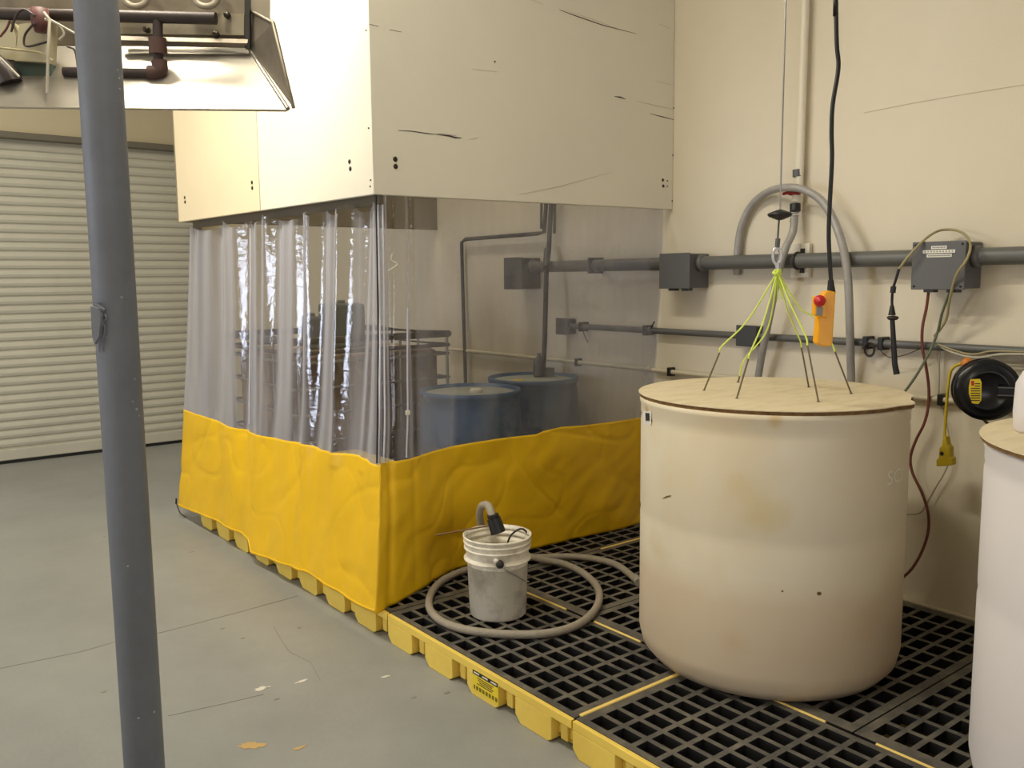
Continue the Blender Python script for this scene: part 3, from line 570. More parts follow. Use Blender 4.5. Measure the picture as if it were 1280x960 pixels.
def add_stains(m, spots, origin, band):
    nt = m.node_tree; b = nt.nodes['Principled BSDF']; base = b.inputs['Base Color'].links[0].from_socket
    tc = nt.nodes.new('ShaderNodeTexCoord'); nz = nt.nodes.new('ShaderNodeTexNoise'); nz.inputs['Scale'].default_value = 9; nz.inputs['Detail'].default_value = 6
    nt.links.new(tc.outputs['Object'], nz.inputs['Vector'])
    def mixin(base, fac, col):
        mx = nt.nodes.new('ShaderNodeMixRGB'); nt.links.new(fac, mx.inputs[0]); nt.links.new(base, mx.inputs[1]); mx.inputs[2].default_value = L(col); return mx.outputs[0]
    for (p, r, col, k) in spots:
        d = nt.nodes.new('ShaderNodeVectorMath'); d.operation = 'DISTANCE'; nt.links.new(tc.outputs['Object'], d.inputs[0]); d.inputs[1].default_value = tuple(np.array(p) - np.array(origin))
        a_ = nt.nodes.new('ShaderNodeMath'); a_.operation = 'MULTIPLY_ADD'; nt.links.new(nz.outputs['Fac'], a_.inputs[0]); a_.inputs[1].default_value = r * 1.3; nt.links.new(d.outputs['Value'], a_.inputs[2])
        mr = nt.nodes.new('ShaderNodeMapRange'); mr.interpolation_type = 'SMOOTHSTEP'; nt.links.new(a_.outputs[0], mr.inputs[0]); mr.inputs[1].default_value = r * 1.75; mr.inputs[2].default_value = r * .7; mr.inputs[3].default_value = 0; mr.inputs[4].default_value = k
        base = mixin(base, mr.outputs[0], col)
    sx = nt.nodes.new('ShaderNodeSeparateXYZ'); nt.links.new(tc.outputs['Object'], sx.inputs[0])
    a_ = nt.nodes.new('ShaderNodeMath'); a_.operation = 'MULTIPLY_ADD'; nt.links.new(nz.outputs['Fac'], a_.inputs[0]); a_.inputs[1].default_value = .06; nt.links.new(sx.outputs[2], a_.inputs[2])
    mr = nt.nodes.new('ShaderNodeMapRange'); nt.links.new(a_.outputs[0], mr.inputs[0]); mr.inputs[1].default_value = band + .07; mr.inputs[2].default_value = band - .03; mr.inputs[3].default_value = 0; mr.inputs[4].default_value = .55
    base = mixin(base, mr.outputs[0], (208, 184, 152))
    nt.links.new(base, b.inputs['Base Color'])
_p = lambda u, v: cyl_pt(u, v, TC, TR)
add_stains(M['tank'], [(_p(955, 640), .10, (208, 186, 122), .5), (_p(925, 610), .07, (208, 188, 130), .4), (_p(915, 800), .07, (196, 160, 100), .45), (_p(822, 690), .09, (206, 180, 130), .4), (_p(808, 512), .035, (190, 150, 70), .7), (_p(970, 524), .035, (198, 160, 90), .6), (_p(1080, 780), .12, (200, 168, 128), .4)], (*TC, PT + .005), .42)
def cyl_patch(ptsuv, c, r, name, m, parent):   # polygon lying on a cylinder
    P_ = [cyl_pt(*p, c, r) for p in ptsuv]; cc = np.mean(P_, 0); e = np.array([cc[0] - c[0], cc[1] - c[1]]); e *= r / np.linalg.norm(e); cc[:2] = c + e
    n = len(P_); MB().add(P_ + [cc], [(i, (i + 1) % n, n) for i in range(n)], True).build(name, m, parent)
LC = TC + [.012, .004]
cyl_patch([(804, 513.5), (814, 514), (814, 531), (804, 531)], TC, TR + .002, 'label', M['label'], tk)
cyl_patch([(806.5, 516), (811.5, 516.5), (812, 526), (807, 526)], TC, TR + .003, 'label_print', M['ink'], tk)
for q, r_ in (((911, 523), 2), ((1024, 742), 3), ((978, 739), 1.5)):
    cyl_patch([(q[0] + r_ * math.cos(a), q[1] + r_ * .8 * math.sin(a)) for a in np.linspace(0, 6.28, 9)[:-1]], TC, TR + .0015, 'bung_mark', M['rod'], tk)
cyl_patch([(827, 623.5), (833, 620), (839, 619), (838, 620.5), (832, 622.5)], TC, TR + .0015, 'scratch', M['rod'], tk)
# embossed letters
tx = bpy.data.curves.new('letters', 'FONT'); tx.body = 'SCI'; tx.size = 1; tx.resolution_u = 3; to = bpy.data.objects.new('letters', tx); C.objects.link(to)
bpy.context.view_layer.update(); me = bpy.data.meshes.new_from_object(to); bpy.data.objects.remove(to)
pS = cyl_pt(1108, 607, TC, TR); th0 = math.atan2(pS[1] - TC[1], pS[0] - TC[0]); z0 = pS[2]; sc = .072
P_ = [(TC[0] + (TR + .001) * math.cos(th0 + v.co.x * sc * 1.25 / TR), TC[1] + (TR + .001) * math.sin(th0 + v.co.x * sc * 1.25 / TR), z0 + v.co.y * sc) for v in me.vertices]
MB().add(P_, [tuple(p.vertices) for p in me.polygons]).build('letters', mat('letters_pale', (244, 240, 228), .5), tk)
# lid, slightly askew with a broken right edge
ZL = 1.168
def lid(name, label, c, r, zl, th, seed, chip=None):
    t = thing(name, label, 'lid', (*c, zl))
    rd = random.Random(seed); pr_ = []
    n = 144
    rr = [r * (1 + .004 * math.sin(3 * i / n * 6.28 + 1) + rd.uniform(-.0015, .0015)) + (.022 * math.exp(-((i - chip) / 2.2) ** 2) - (.012 if chip + 3 < i < chip + 9 else 0) if chip is not None else 0) for i in range(n)]
    vs = [(c[0] + rr[i] * math.cos(i / n * 6.2832), c[1] + rr[i] * math.sin(i / n * 6.2832), zl + th) for i in range(n)]
    MB().prism(vs, (0, 0, -.003)).build('top_ply', M['ply'], t)
    v2 = [(c[0] + (rr[i] - .003 - rd.uniform(0, .003)) * math.cos(i / n * 6.2832), c[1] + (rr[i] - .003) * math.sin(i / n * 6.2832), zl + th - .003) for i in range(n)]
    MB().prism(v2, (0, 0, -th + .003)).build('ply_core', M['plyedge'], t)
    return t
CHIP = int(round((math.atan2(*(onz(1147, 511, ZL)[:2] - TC)[::-1]) % (2 * math.pi)) / (2 * math.pi) * 144))
lid1 = lid('tank_lid', 'round plywood lid with cords through it on the large cream tank', TC + [.006, .002], TR + .010, ZL, .016, 2, CHIP)
lid1c = TC
hz = ZL + .0165
HOLES = [(880, 488), (921, 498), (922.5, 478), (1011, 484), (1023, 502), (1064, 492)]
for q in HOLES: MB().lathe(onz(*q, hz), [(0, .0012), (.006, .0012), (.007, 0)], 10).build('cord_hole', M['ink'], lid1)

T2 = np.array([2.84, .61]); T2R = .56
tk2 = thing('storage_tank', 'white plastic cylinder tank at the right edge, half out of frame', 'tank', (*T2, PT + .005))
MB().lathe((*T2, 0), [(a_[0] * (T2R / TR) if a_[0] < TR - .05 else a_[0] + T2R - TR, a_[1]) for a_ in pr], 96).build('tank_body', M['tank2'], tk2)
lid2 = lid('tank_lid', 'worn round plywood lid on the white tank at the right edge', T2 + [-.004, .002], T2R + .012, ZL, .014, 5)
jq = np.array([3.02, .80])
jg = onz(1292, 540, ZL + .015)
wjug = thing('white_jug', 'rounded white plastic jug standing on the right tank lid, cut by the frame', 'jug', (jg[0], jg[1], ZL + .0145))
MB().lathe((jg[0], jg[1], ZL + .0145), [(0, 0), (.045, 0), (.052, .01), (.055, .06), (.052, .14), (.035, .175), (.02, .185), (0, .185)], 32).build('jug_body', M['tank2'], wjug)
MB().lathe((jg[0], jg[1], ZL + .199), [(0, 0), (.022, 0), (.022, .025), (0, .025)], 20).build('cap', M['tank2'], wjug)

# ------------------------------------------------------------------ hoist cable, hook and neon cords
KH = 3.33
hook = ond(971, 338, KH)
hc = thing('hoist_cable', 'thin steel hoist cable with black stopper and snap hook above the cream tank', 'hoist', (hook[0], hook[1], hook[2]))
zs = ond(975, 268, KH)
def up(u, v, k=KH): return ond(u, v, k)
top = up(975, 268)
MB().tube([(top[0], top[1], ZC), top], .0035, 6, 1).build('cable', M['steel'], hc)
MB().lathe(up(975, 268), [(0, -.022), (.012, -.02), (.040, -.008), (.046, 0), (.040, .006), (.012, .016), (0, .02)], 24).build('stopper', M['black'], hc)
MB().tube([up(974, 272), up(973, 285), up(972, 300), up(971, 310)], .004, 6, 2).tube([up(972.5, 298), up(971.5, 309)], .009, 8, 1).build('chain', M['boxg'], hc)
MB().tube([up(971 + 5 * math.cos(a), 320 + 10 * math.sin(a)) for a in np.linspace(0, 6.28, 13)], .006, 8, 3).tube([up(971, 328), up(972, 336)], .009, 8, 1).build('snap_hook', M['brass'], hc)
kn = up(972, 340)
crd = thing('neon_cord_bundle', 'bundle of neon yellow cords tied under the hook and spread to the tank lid', 'cord', tuple(kn))
kb = MB(); rd = random.Random(3)
for i in range(9):
    kb.tube([kn + [rd.uniform(-.02, .02) * .79, rd.uniform(-.02, .02) * .6, rd.uniform(-.01, .01)] for _ in range(4)], .0045, 6, 4)
for i in range(7):
    q = kn + np.array(RGT) * rd.uniform(-.03, .05); kb.tube([kn, kn + (q - kn) * .5 + [0, 0, -.05], q + [0, 0, -rd.uniform(.07, .14)]], .0022, 6, 4)
kb.build('knot', M['neon'], crd)
mids = [((935, 400), (903, 432)), ((955, 400), (938, 440)), ((965, 390), (955, 420), (930, 450)), ((985, 390), (1000, 425)), ((988, 380), (1007, 420)), ((1000, 385), (1020, 398), (1040, 430))]
for (u, v), md_ in zip(HOLES, mids):
    e = onz(u, v, hz); pts = [kn]
    for (mu, mv) in md_:
        # depth along the cord from the knot to its hole
        tt = (mv - 340) / (v - 340); k_ = KH + (float(e @ FWD) - KH) * tt; pts.append(ond(mu, mv, k_))
    pts.append(e)
    tt = .62 if u != 1064 else .6
    i_ = len(pts) - 1; a_, b2 = pts[-2], pts[-1]; q = a_ + (b2 - a_) * (.15 if u != 922.5 else .7)
    MB().tube(pts[:-1] + [q], .0034, 6, 4).build('cord', M['neon'], crd)
    MB().tube([q, b2], .0036, 6, 1).build('cord_end', M['wet'], crd)

# ------------------------------------------------------------------ pendant control
KQ = 2.95
pq = thing('hoist_pendant', 'yellow hoist pendant control with red button hanging on a black cable', 'hoist control', tuple(ond(1032, 400, KQ)))
zz = ond(1048, -260, KQ)
MB().tube([(zz[0], zz[1], ZC), ond(1046, -60, KQ), ond(1045, 0, KQ), ond(1046, 55, KQ), ond(1048, 85, KQ), ond(1041, 130, KQ), ond(1039.5, 165, KQ), ond(1040, 200, KQ), ond(1037, 260, KQ), ond(1036, 300, KQ), ond(1039, 355, KQ)], .007, 10, 5).build('cable', M['black'], pq)
MB().tube([ond(1038.5, 350, KQ), ond(1039, 366, KQ)], [.009, .014], 10, 1).build('gland', M['black'], pq)
bd = [(1031, 366), (1036, 363), (1045, 365), (1041, 431), (1035, 434), (1025, 432), (1021, 429), (1024, 394), (1027, 392), (1028, 372)]
P_ = [ond(*p, KQ - .02) for p in bd]; MB().prism(P_, FWD * .045).build('housing', M['pendant'], pq, .005)
P_ = [ond(*p, KQ - .035) for p in ((1019, 370), (1034, 372), (1034, 398), (1018, 394))]; MB().prism(P_, FWD * .03).build('button_panel', M['pendant'], pq, .004)
MB().lathe(ond(1024.5, 376, KQ - .045), [(0, -.006), (.014, -.006), (.019, 0), (.019, .006), (.012, .012), (0, .02)], 20, -FWD * 1.0 + RGT * -.25).build('stop_button', M['red'], pq)
P_ = [ond(*p, KQ - .042) for p in ((1022, 383), (1029, 384), (1028, 395), (1021, 394))]; MB().prism(P_, FWD * .01).build('rocker_button', M['btn'], pq, .002)

# ------------------------------------------------------------------ wall conduits and boxes
def wx(u, v, off): return onx(u, v, XW - off)
def wbox(name, label, u0, v0, u1, v1, dep, m, cat='junction box'):
    """u0,v0 top-left and u1,v1 bottom-right pixel of the front face"""
    a_ = wx(u0, v0, dep); b2 = wx(u1, v1, dep)
    t = thing(name, label, cat, (XW, (a_[1] + b2[1]) / 2, b2[2]))
    MB().box(XW - dep, XW - .0015, b2[1], a_[1], b2[2], a_[2]).build('box_body', m, t, .006)
    MB().box(XW - dep - .008, XW - dep, b2[1] - .004, a_[1] + .004, b2[2] - .004, a_[2] + .004).build('cover', m, t, .003)
    return t, (b2[1], a_[1], b2[2], a_[2])
ZM = 1.703
def run(name, label, y0, y1, z, r, off, m, clamps=(), cm='track', cat='conduit', z1=None):
    t = thing(name, label, cat, (XW - off, (y0 + y1) / 2, z))
    MB().tube([(XW - off, y0, z), (XW - off, y1, z if z1 is None else z1)], r, 16, 1).build('pipe', m, t)
    for y in clamps:
        MB().box(XW - off - r - .005, XW - .001, y - .012, y + .012, z - r - .012, z + r + .012).build('clamp', M[cm], t, .003)
    return t
b1, e1 = wbox('junction_box', 'dark grey square junction box on the big conduit, right beside the booth hood', 826, 318, 862, 360, .16, M['boxg'])
b0, e0 = wbox('junction_box', 'grey junction box seen through the clear curtain at the left end of the big conduit', 631, 323, 653, 361, .16, M['boxg'])
b2_, e2 = wbox('junction_box', 'large grey junction box with white paper labels on the big conduit', 1143, 304, 1205, 361, .15, M['boxg'])
bl1, f1 = wbox('junction_box', 'small grey junction box at the left end of the lower conduit, behind clear curtain', 696, 398, 710, 418, .07, M['boxg'])
bl2, f2 = wbox('junction_box', 'small dark junction box on the lower conduit behind the neon cords', 922, 407, 945, 433, .07, M['boxd'])
off = .075
yy = lambda u, v, o: wx(u, v, o)[1]
run('large_conduit', 'thick grey conduit between the hidden booth box and the box beside the hood', e1[1], e0[0], ZM, .036, off, M['pvcg'], [yy(742, 331, off)])
run('large_conduit', 'thick grey conduit running behind the hoist cable between two junction boxes', e2[1], e1[0], ZM, .036, off, M['pvcg'], [])
run('large_conduit', 'thick grey conduit leaving the labelled junction box to the right', .2, e2[0], ZM, .036, off, M['pvcg'], [.6])
for b, e, side in ((b1, e1, 0), (b2_, e2, 1), (b2_, e2, 0), (b1, e1, 1), (b0, e0, 0)):
    y = e[0] if side == 0 else e[1]; s_ = -1 if side == 0 else 1
    MB().lathe((XW - off, y, ZM), [(0, 0), (.046, 0), (.046, .022), (.038, .03), (0, .03)], 20, (0, s_, 0)).build('collar', M['pvcg'], b)
for b, e in ((b1, e1), (b2_, e2)):
    for k in (.25, .7):
        y = e[0] + (e[1] - e[0]) * k; MB().box(XW - .14, XW - .1, y - .022, y + .022, e[2] - .016, e[2]).build('knockout', M['boxd'], b)
z3 = e2[3]
for k, (ya, yb) in enumerate(((.36, .66), (.2, .82), (.28, .76))):
    zc = z3 - .022 - k * .017; w_ = e2[1] - e2[0]
    MB().box(XW - .1605, XW - .158, e2[1] - w_ * yb, e2[1] - w_ * ya, zc - .006, zc + .007).build('label', M['label'], b2_)
    pt = MB()
    n_ = 7 + 3 * k
    for i in range(n_): y = e2[1] - w_ * (ya + .02 + (yb - ya - .04) * (i + .5) / n_); pt.box(XW - .161, XW - .1603, y - .003, y + .003, zc - .002, zc + .003)
    pt.build('label_print', M['btn'], b2_)
for q in ((.05, .05), (.95, .05), (.05, .95), (.95, .95)):
    MB().lathe((XW - .158, e2[0] + (e2[1] - e2[0]) * q[0], e2[2] + (e2[3] - e2[2]) * q[1]), [(.005, 0), (.005, .003), (0, .003)], 8, (-1, 0, 0)).build('screw', M['ink'], b2_)
off2 = .045; zL2 = 1.318
run('small_conduit', 'thin grey conduit between the two small junction boxes, leaving the clear curtain', f2[1], f1[0], zL2, .018, off2, M['pvcg'], [yy(728, 410, off2), yy(808, 413, off2)])
run('small_conduit', 'thin grey conduit running right from the small dark box behind the cords', .2, f2[0], zL2, .018, off2, M['pvcg'], [yy(1084, 427, off2), yy(1103, 428, off2)], 'black')
off3 = .03
run('cream_pipe', 'thin wall coloured pipe running low along the right wall behind everything', .3, yy(560, 437, off3), 1.085, .013, off3, M['creamp'], [yy(722, 454, off3), yy(838, 464, off3), yy(1177, 495, off3)], 'black', 'pipe')
MB().tube([wx(728, 410, .04), wx(731, 420, .05), wx(735, 428, .05)], .004, 6, 2).build('tie', M['scuff'], bpy.data.objects['small_conduit'])
MB().tube([wx(813, 411, .06), wx(818, 402, .07)], .004, 6, 1).build('tie', M['scuff'], bpy.data.objects['small_conduit'])
# pipes inside the booth on the wall
t = thing('drop_pipe', 'dark pipe running along the wall inside the booth and down behind the drum', 'pipe', tuple(wx(580, 480, .03)))
MB().tube([wx(684, 236, .04), wx(680, 290, .04), wx(672, 292, .04), wx(582, 299, .04), wx(577, 303, .04), wx(578.5, 360, .04), wx(582, 480, .04)], .014, 10, 1).build('pipe', M['boxd'], t)
t = thing('pump_riser', 'dark vertical pipe rising from the drum pump up the booth wall', 'pipe', tuple(wx(678, 470, .05)))
d2c = np.array([3.52, 4.20])
MB().tube([wx(690, 236, .06), wx(687, 292, .06), wx(686, 312, .06), wx(683, 340, .16), wx(681, 420, .2), wx(679, 470, .2)], .016, 10, 1).build('pipe', M['boxd'], t)
MB().tube([wx(684, 312, .08), wx(683, 335, .16)], .022, 10, 1).build('coupling', M['boxd'], t)
for u in (676, 681, 692):
    pass
tag(MB().tube([wx(677, 236, .03), wx(676.5, 286, .03)], .009, 8, 1).tube([wx(694, 236, .03), wx(693, 292, .03)], .009, 8, 1).build('twin_pipe', M['boxd'], None), 'pair of thin dark pipes dropping from the booth hood along the wall', 'pipe')
# pvc water pipe with red valve
o4 = .04
pv = thing('water_pipe', 'white water pipe with red lever valve coming down the right wall', 'pipe', tuple(wx(998, 325, o4)))
pt_ = wx(1003, 210, o4)
MB().tube([(XW - o4, pt_[1], ZC), wx(998, 262, o4)], .019, 14, 1).build('pipe', M['pvcw'], pv)
MB().tube([wx(997.5, 212, o4), wx(997.5, 221, o4)], .026, 14, 1).build('coupling', M['boxg'], pv)
MB().tube([wx(997.5, 236, o4), wx(996.5, 252, o4)], .028, 14, 1).build('valve_body', M['pvcw'], pv)
MB().tube([wx(979, 242.5, .09), wx(988, 240.5, .09), wx(1000, 242, .09)], .008, 8, 3).lathe(wx(989, 241.5, .08), [(0, .02), (.010, .02), (.012, 0), (0, -.03)], 12, (-1, 0, 0)).build('valve_lever', M['valvered'], pv)
MB().tube([wx(994, 255, .06), wx(994, 264, .065)], .026, 14, 1).build('hose_adapter', M['black'], pv)
for k in range(4): MB().lathe(wx(993.2 - k * .3, 266 + k * 3.4, .07), [(.017, -.003), (.024, 0), (.017, .003)], 14).build('hose_ring', M['steel'], pv)
q0, q1 = wx(990, 305, .02), wx(1012, 347, .02)
tag(MB().box(XW - .03, XW - .0015, q1[1], q0[1], q1[2], q0[2]).build('strut_channel', M['pvcw'], None, .004), 'short white strut bracket behind the thick conduit below the white water pipe', 'bracket')
ym = wx(997, 325, off)[1]
MB().tube([(XW - off + .039 * math.cos(a) * 1.0, ym, ZM + .039 * math.sin(a)) for a in np.linspace(0, 6.28, 17)], .007, 6, 1).box(XW - .04, XW - .03, ym - .01, ym + .01, ZM - .06, ZM + .06).build('pipe_strap', M['track'], bpy.data.objects['strut_channel'])
bpy.data.objects['pipe_strap'].location = tuple(-np.array(bpy.data.objects['strut_channel']['_o']) * 0)
# hoses on the wall
tag(MB().tube([wx(921, 343, .02), wx(921, 325, .035), wx(926, 285, .035), wx(940, 256, .035), wx(960, 240, .05), wx(982, 234.5, .12), wx(1004, 237, .12), wx(1026, 250, .11), wx(1042, 275, .12), wx(1054, 310, .14), wx(1060, 350, .14), wx(1062, 400, .12), wx(1063, 440, .08), wx(1064, 480, .05), wx(1064, 560, .05)], .019, 12, 6).build('arched_hose', M['hoseg'], None), 'grey hose arching over the thick conduit and dropping behind the cream tank', 'hose')
tag(MB().tube([wx(993, 270, .07), wx(991, 290, .08), wx(982, 310, .13), wx(974, 335, .15), wx(967, 370, .14), wx(959, 410, .12), wx(953, 440, .1), wx(947, 475, .08), wx(936, 540, .06)], .019, 12, 6).build('drop_hose', M['hoseg'], None), 'grey hose from the red valve falling behind the neon cords', 'hose')
# cables from the labelled box
def cable(name, label, pts, r, m, cat='cable'):
    return tag(MB().tube([wx(*p) for p in pts], r, 8, 5).build(name, M[m], None), label, cat)
eb = e2[2]
cable('maroon_cable', 'thin maroon cable hanging from the labelled box down behind the cream tank', [(1161, 363, .12), (1158, 385, .1), (1153, 410, .09), (1153, 435, .08), (1157, 455, .07), (1161, 485, .05), (1160, 510, .05), (1155, 530, .05), (1145, 550, .05), (1138, 572, .05), (1141, 592, .05), (1152, 615, .05), (1160, 640, .05), (1160, 665, .05), (1152, 690, .06), (1138, 713, .08), (1118, 730, .1)], .0065, 'cordr')
cable('green_cable', 'thin dark green cable from the labelled box to the back of the tank lid', [(1188, 364, .12), (1178, 390, .1), (1172, 415, .08), (1162, 440, .1), (1148, 465, .16), (1138, 480, .2), (1129, 492, .24)], .0055, 'cordg')
cable('looped_cable', 'tan cable looping over the top of the labelled junction box', [(1168, 420, .06), (1178, 408, .08), (1184, 395, .1), (1187, 375, .14), (1195, 345, .18), (1208, 325, .19), (1213, 308, .15), (1207, 294, .08), (1193, 287.5, .05), (1175, 288, .07), (1160, 296, .14), (1145, 310, .19), (1132, 325, .2), (1124, 336, .2)], .0055, 'corda')
tw = thing('temperature_probe', 'black probe wand dangling from a dark cable left of the labelled box', 'probe', tuple(wx(1117, 400, .18)))
MB().tube([wx(1124, 336, .2), wx(1119, 352, .2), wx(1116, 362, .2), wx(1115, 376, .19), wx(1115.5, 386, .19)], .006, 8, 4).build('lead', M['black'], tw)
MB().tube([wx(1117, 358, .2), wx(1116, 366, .2)], .012, 8, 1).tube([wx(1115, 382, .19), wx(1115, 394, .19)], [.008, .016], 10, 1).build('strain_relief', M['black'], tw)
MB().lathe(wx(1116, 397, .19), [(0, .01), (.02, .006), (.026, 0), (.018, -.01), (0, -.012)], 16).build('collar', M['iron'], tw)
MB().tube([wx(1115.5, 400, .19), wx(1118.5, 455, .19), wx(1121, 468, .19)], [.010, .012, .013], 12, 1).build('handle', M['black'], tw)
# pale wires by the conduit
cable('pale_wire_bundle', 'pale wires sagging just under the thin conduit above the cord reel', [(1172, 430, .05), (1185, 438, .07), (1205, 445, .08), (1225, 447, .08), (1250, 443, .08), (1285, 443, .08)], .006, 'cordw', 'wire')
cable('pale_wire', 'second pale wire lying along the thin conduit above the reel', [(1172, 430, .07), (1190, 437, .08), (1215, 443, .08), (1240, 439, .08), (1285, 440, .08)], .004, 'corda', 'wire')
cable('thin_wall_wire', 'very thin pale wire hanging left of the yellow cord down the wall', [(1175, 435, .03), (1174, 450, .03), (1174, 470, .03), (1174, 500, .03), (1181, 520, .03), (1186, 545, .03), (1186, 575, .03), (1180, 592, .03), (1168, 612, .03), (1158, 630, .03), (1150, 641, .03), (1134, 643, .04), (1122, 640, .06)], .0035, 'cordw', 'wire')
wc_ = MB()
for s_ in range(3): wc_.tube([wx(1087 + (5 + s_) * math.cos(a), 437 + (7 + s_) * math.sin(a), .065 + .004 * s_) for a in np.linspace(0, 6.28, 13)], .0022, 6, 3)
wc_.tube([wx(1095, 432, .07), wx(1110, 446, .07), wx(1130, 444, .07), wx(1150, 436, .07)], .0022, 6, 4)
tag(wc_.build('wire_coil', M['iron'], None), 'small coil of thin dark wire hung on the thin conduit right of the arched hose', 'wire')
# cord reel, swivelled towards the aisle
RR = .123
rc = onx(1233, 487, XW - .2)
ra_ = np.array([-.80, -.56, 0.]); ra_ /= np.linalg.norm(ra_); re_ = np.array([-ra_[1], ra_[0], 0.])   # re_ points along the face to the right
rl = thing('cord_reel', 'round black retractable cord reel on the right wall', 'cord reel', tuple(rc))
MB().lathe(rc, [(0, -.06), (RR - .02, -.06), (RR, -.05), (RR, -.035), (RR - .012, -.03), (RR - .012, .0), (RR, .005), (RR, .02), (RR - .02, .03), (.085, .03), (.08, .036), (.07, .036), (.065, .03), (0, .03)], 64, ra_).build('drum_case', M['blackg'], rl)
def rbox(mb, e0, e1, n0, n1, z0, z1):
    Q = [rc + re_ * e + ra_ * n + [0, 0, z0] for e, n in ((e0, n0), (e1, n0), (e1, n1), (e0, n1))]
    return mb.hexa(Q, [q + [0, 0, z1 - z0] for q in Q])
ma_ = rbox(MB(), .03, .21, .037, .05, -.022, .022); rbox(ma_, .19, .21, -.12, .05, -.026, .026)
we = rc + re_ * .2
ma_.box(XW - .03, XW - .0015, we[1] - .06, we[1] + .03, rc[2] - .08, rc[2] + .08)
ma_.box(we[0] + .02, XW - .02, we[1] - .03, we[1] - .01, rc[2] - .026, rc[2] + .026).build('mount_arm', M['blackg'], rl, .003)
rbox(rbox(MB(), .03, .2, .05, .053, .013, .018), .03, .2, .05, .053, -.018, -.013).build('arm_rib', M['boxg'], rl)
ax = (-1, 0, 0)
def rp(u, v, lift=.0375):
    d = R @ _ray(u, v); p0_ = rc + ra_ * lift; return O + d * (((p0_ - O) @ ra_) / (d @ ra_))
lb = MB().prism([rp(u, v) for u, v in [(1213, 474), (1225, 473.5), (1227, 478), (1226.5, 500), (1223, 505), (1215, 504), (1211, 492), (1211, 483)]], ra_ * .001).build('label', M['inky'], rl)
MB().prism([rp(u, v, .0387) for u, v in ((1214, 476), (1217.5, 476), (1217.5, 482), (1214, 482))], ra_ * .0006).build('warning_mark', M['red'], lb)
pm = MB()
for k in range(8):
    v = 479 + k * 3; pm.prism([rp(u, vv, .0387) for u, vv in ((1218.5 - (k > 1) * 5, v), (1225, v), (1225, v + 1.1), (1218.5 - (k > 1) * 5, v + 1.1))], ra_ * .0006)
pm.build('label_print', M['ink'], lb)
bs = wx(1209, 454, .17)
MB().lathe(bs, [(0, -.024), (.014, -.02), (.023, -.008), (.023, .008), (.014, .02), (0, .024)], 16, (0, -1, .4)).build('stop_ball', M['cordo'], rl)
MB().tube([bs, wx(1200, 455, .17), wx(1191, 460, .17), wx(1187, 470, .17), wx(1184, 495, .17), wx(1182, 525, .17), wx(1180.5, 550, .17)], .0065, 8, 5).build('cord', M['cordy'], rl)
ob = wx(1180, 570, .17)
P_ = [onx(u, v, XW - .19) for u, v in ((1178.5, 546), (1182, 546), (1184, 556), (1187, 560), (1187, 572), (1190, 573), (1190, 582), (1170, 583), (1170, 575), (1173, 572), (1174, 560), (1177, 557))]
ol = MB().prism(P_, (.04, 0, 0)).build('outlet', M['cordy'], rl, .004)
MB().lathe(onx(1177, 567, XW - .192), [(0, .001), (.008, .001), (.009, 0)], 12, ax).build('socket', M['ink'], rl)
MB().tube([wx(1228, 522, .17), wx(1233, 528, .15), wx(1242, 534, .14)], .006, 8, 3).tube([wx(1258, 536, .12), wx(1268, 528, .13), wx(1274, 515, .14), wx(1275, 495, .14)], .006, 8, 3).build('supply_cord', M['cordbr'], rl)

# ------------------------------------------------------------------ drums, tote and jugs in the booth
def drum(label, c, zt_, r=.285):
    t = thing('blue_drum', label, 'drum', (*c, PT + .004), 'blue plastic drums in the booth')
    z0 = PT + .004; h = zt_ - z0
    MB().lathe((*c, z0), [(0, 0), (r - .03, 0), (r - .012, .02), (r - .012, .05), (r - .005, .08), (r + .004, h * .33), (r + .004, h * .33 + .02), (r - .002, h * .36), (r + .0, h * .62), (r + .006, h * .66), (r, h * .69), (r - .006, h - .1), (r - .014, h - .04), (r - .004, h - .03), (r, h - .012), (r - .004, h), (r - .018, h), (r - .022, h - .025), (0, h - .022)], 64).build('drum_body', M['drum'], t)
    MB().lathe((*c, z0 + h - .022), [(r - .03, .0), (r - .032, .003), (0, .004)], 48).build('drum_top', M['drumtop'], t)
    return t, z0 + h - .018
D1c = onz(586, 486, 1.0)[:2]; D1c = np.array([2.87, 4.04])
d1, zt1 = drum('nearer blue plastic drum with dusty top inside the booth', D1c, 1.01, .29)
q = onz(595, 490, zt1); MB().lathe((q[0], q[1], zt1), [(0, .02), (.03, .02), (.036, .014), (.036, 0)], 20).build('bung_cap', M['cap'], d1)
D2c = np.array([3.53, 4.28])
d2, zt2 = drum('farther blue plastic drum with a pump on top, beside the wall in the booth', D2c, 1.01, .29)
q = onz(648, 477, zt2); MB().lathe((q[0], q[1], zt2), [(0, .012), (.036, .012), (.04, .008), (.04, 0)], 20).build('bung_cap', mat('yellow_cap', (206, 180, 90), .5), d2)
q = onz(674, 471, zt2)
pu = thing('drum_pump', 'dark drum pump standing on the farther blue drum', 'pump', (q[0], q[1], zt2 + .004))
MB().lathe((q[0], q[1], zt2 + .004), [(0, 0), (.035, 0), (.04, .01), (.038, .1), (.03, .12), (.014, .13), (.014, .15), (0, .15)], 20).build('pump_body', M['boxd'], pu)
q2 = q + RGT * .06; MB().box(q2[0] - .03, q2[0] + .03, q2[1] - .03, q2[1] + .03, zt2 + .004, zt2 + .06).build('outlet_block', M['boxd'], pu, .006)
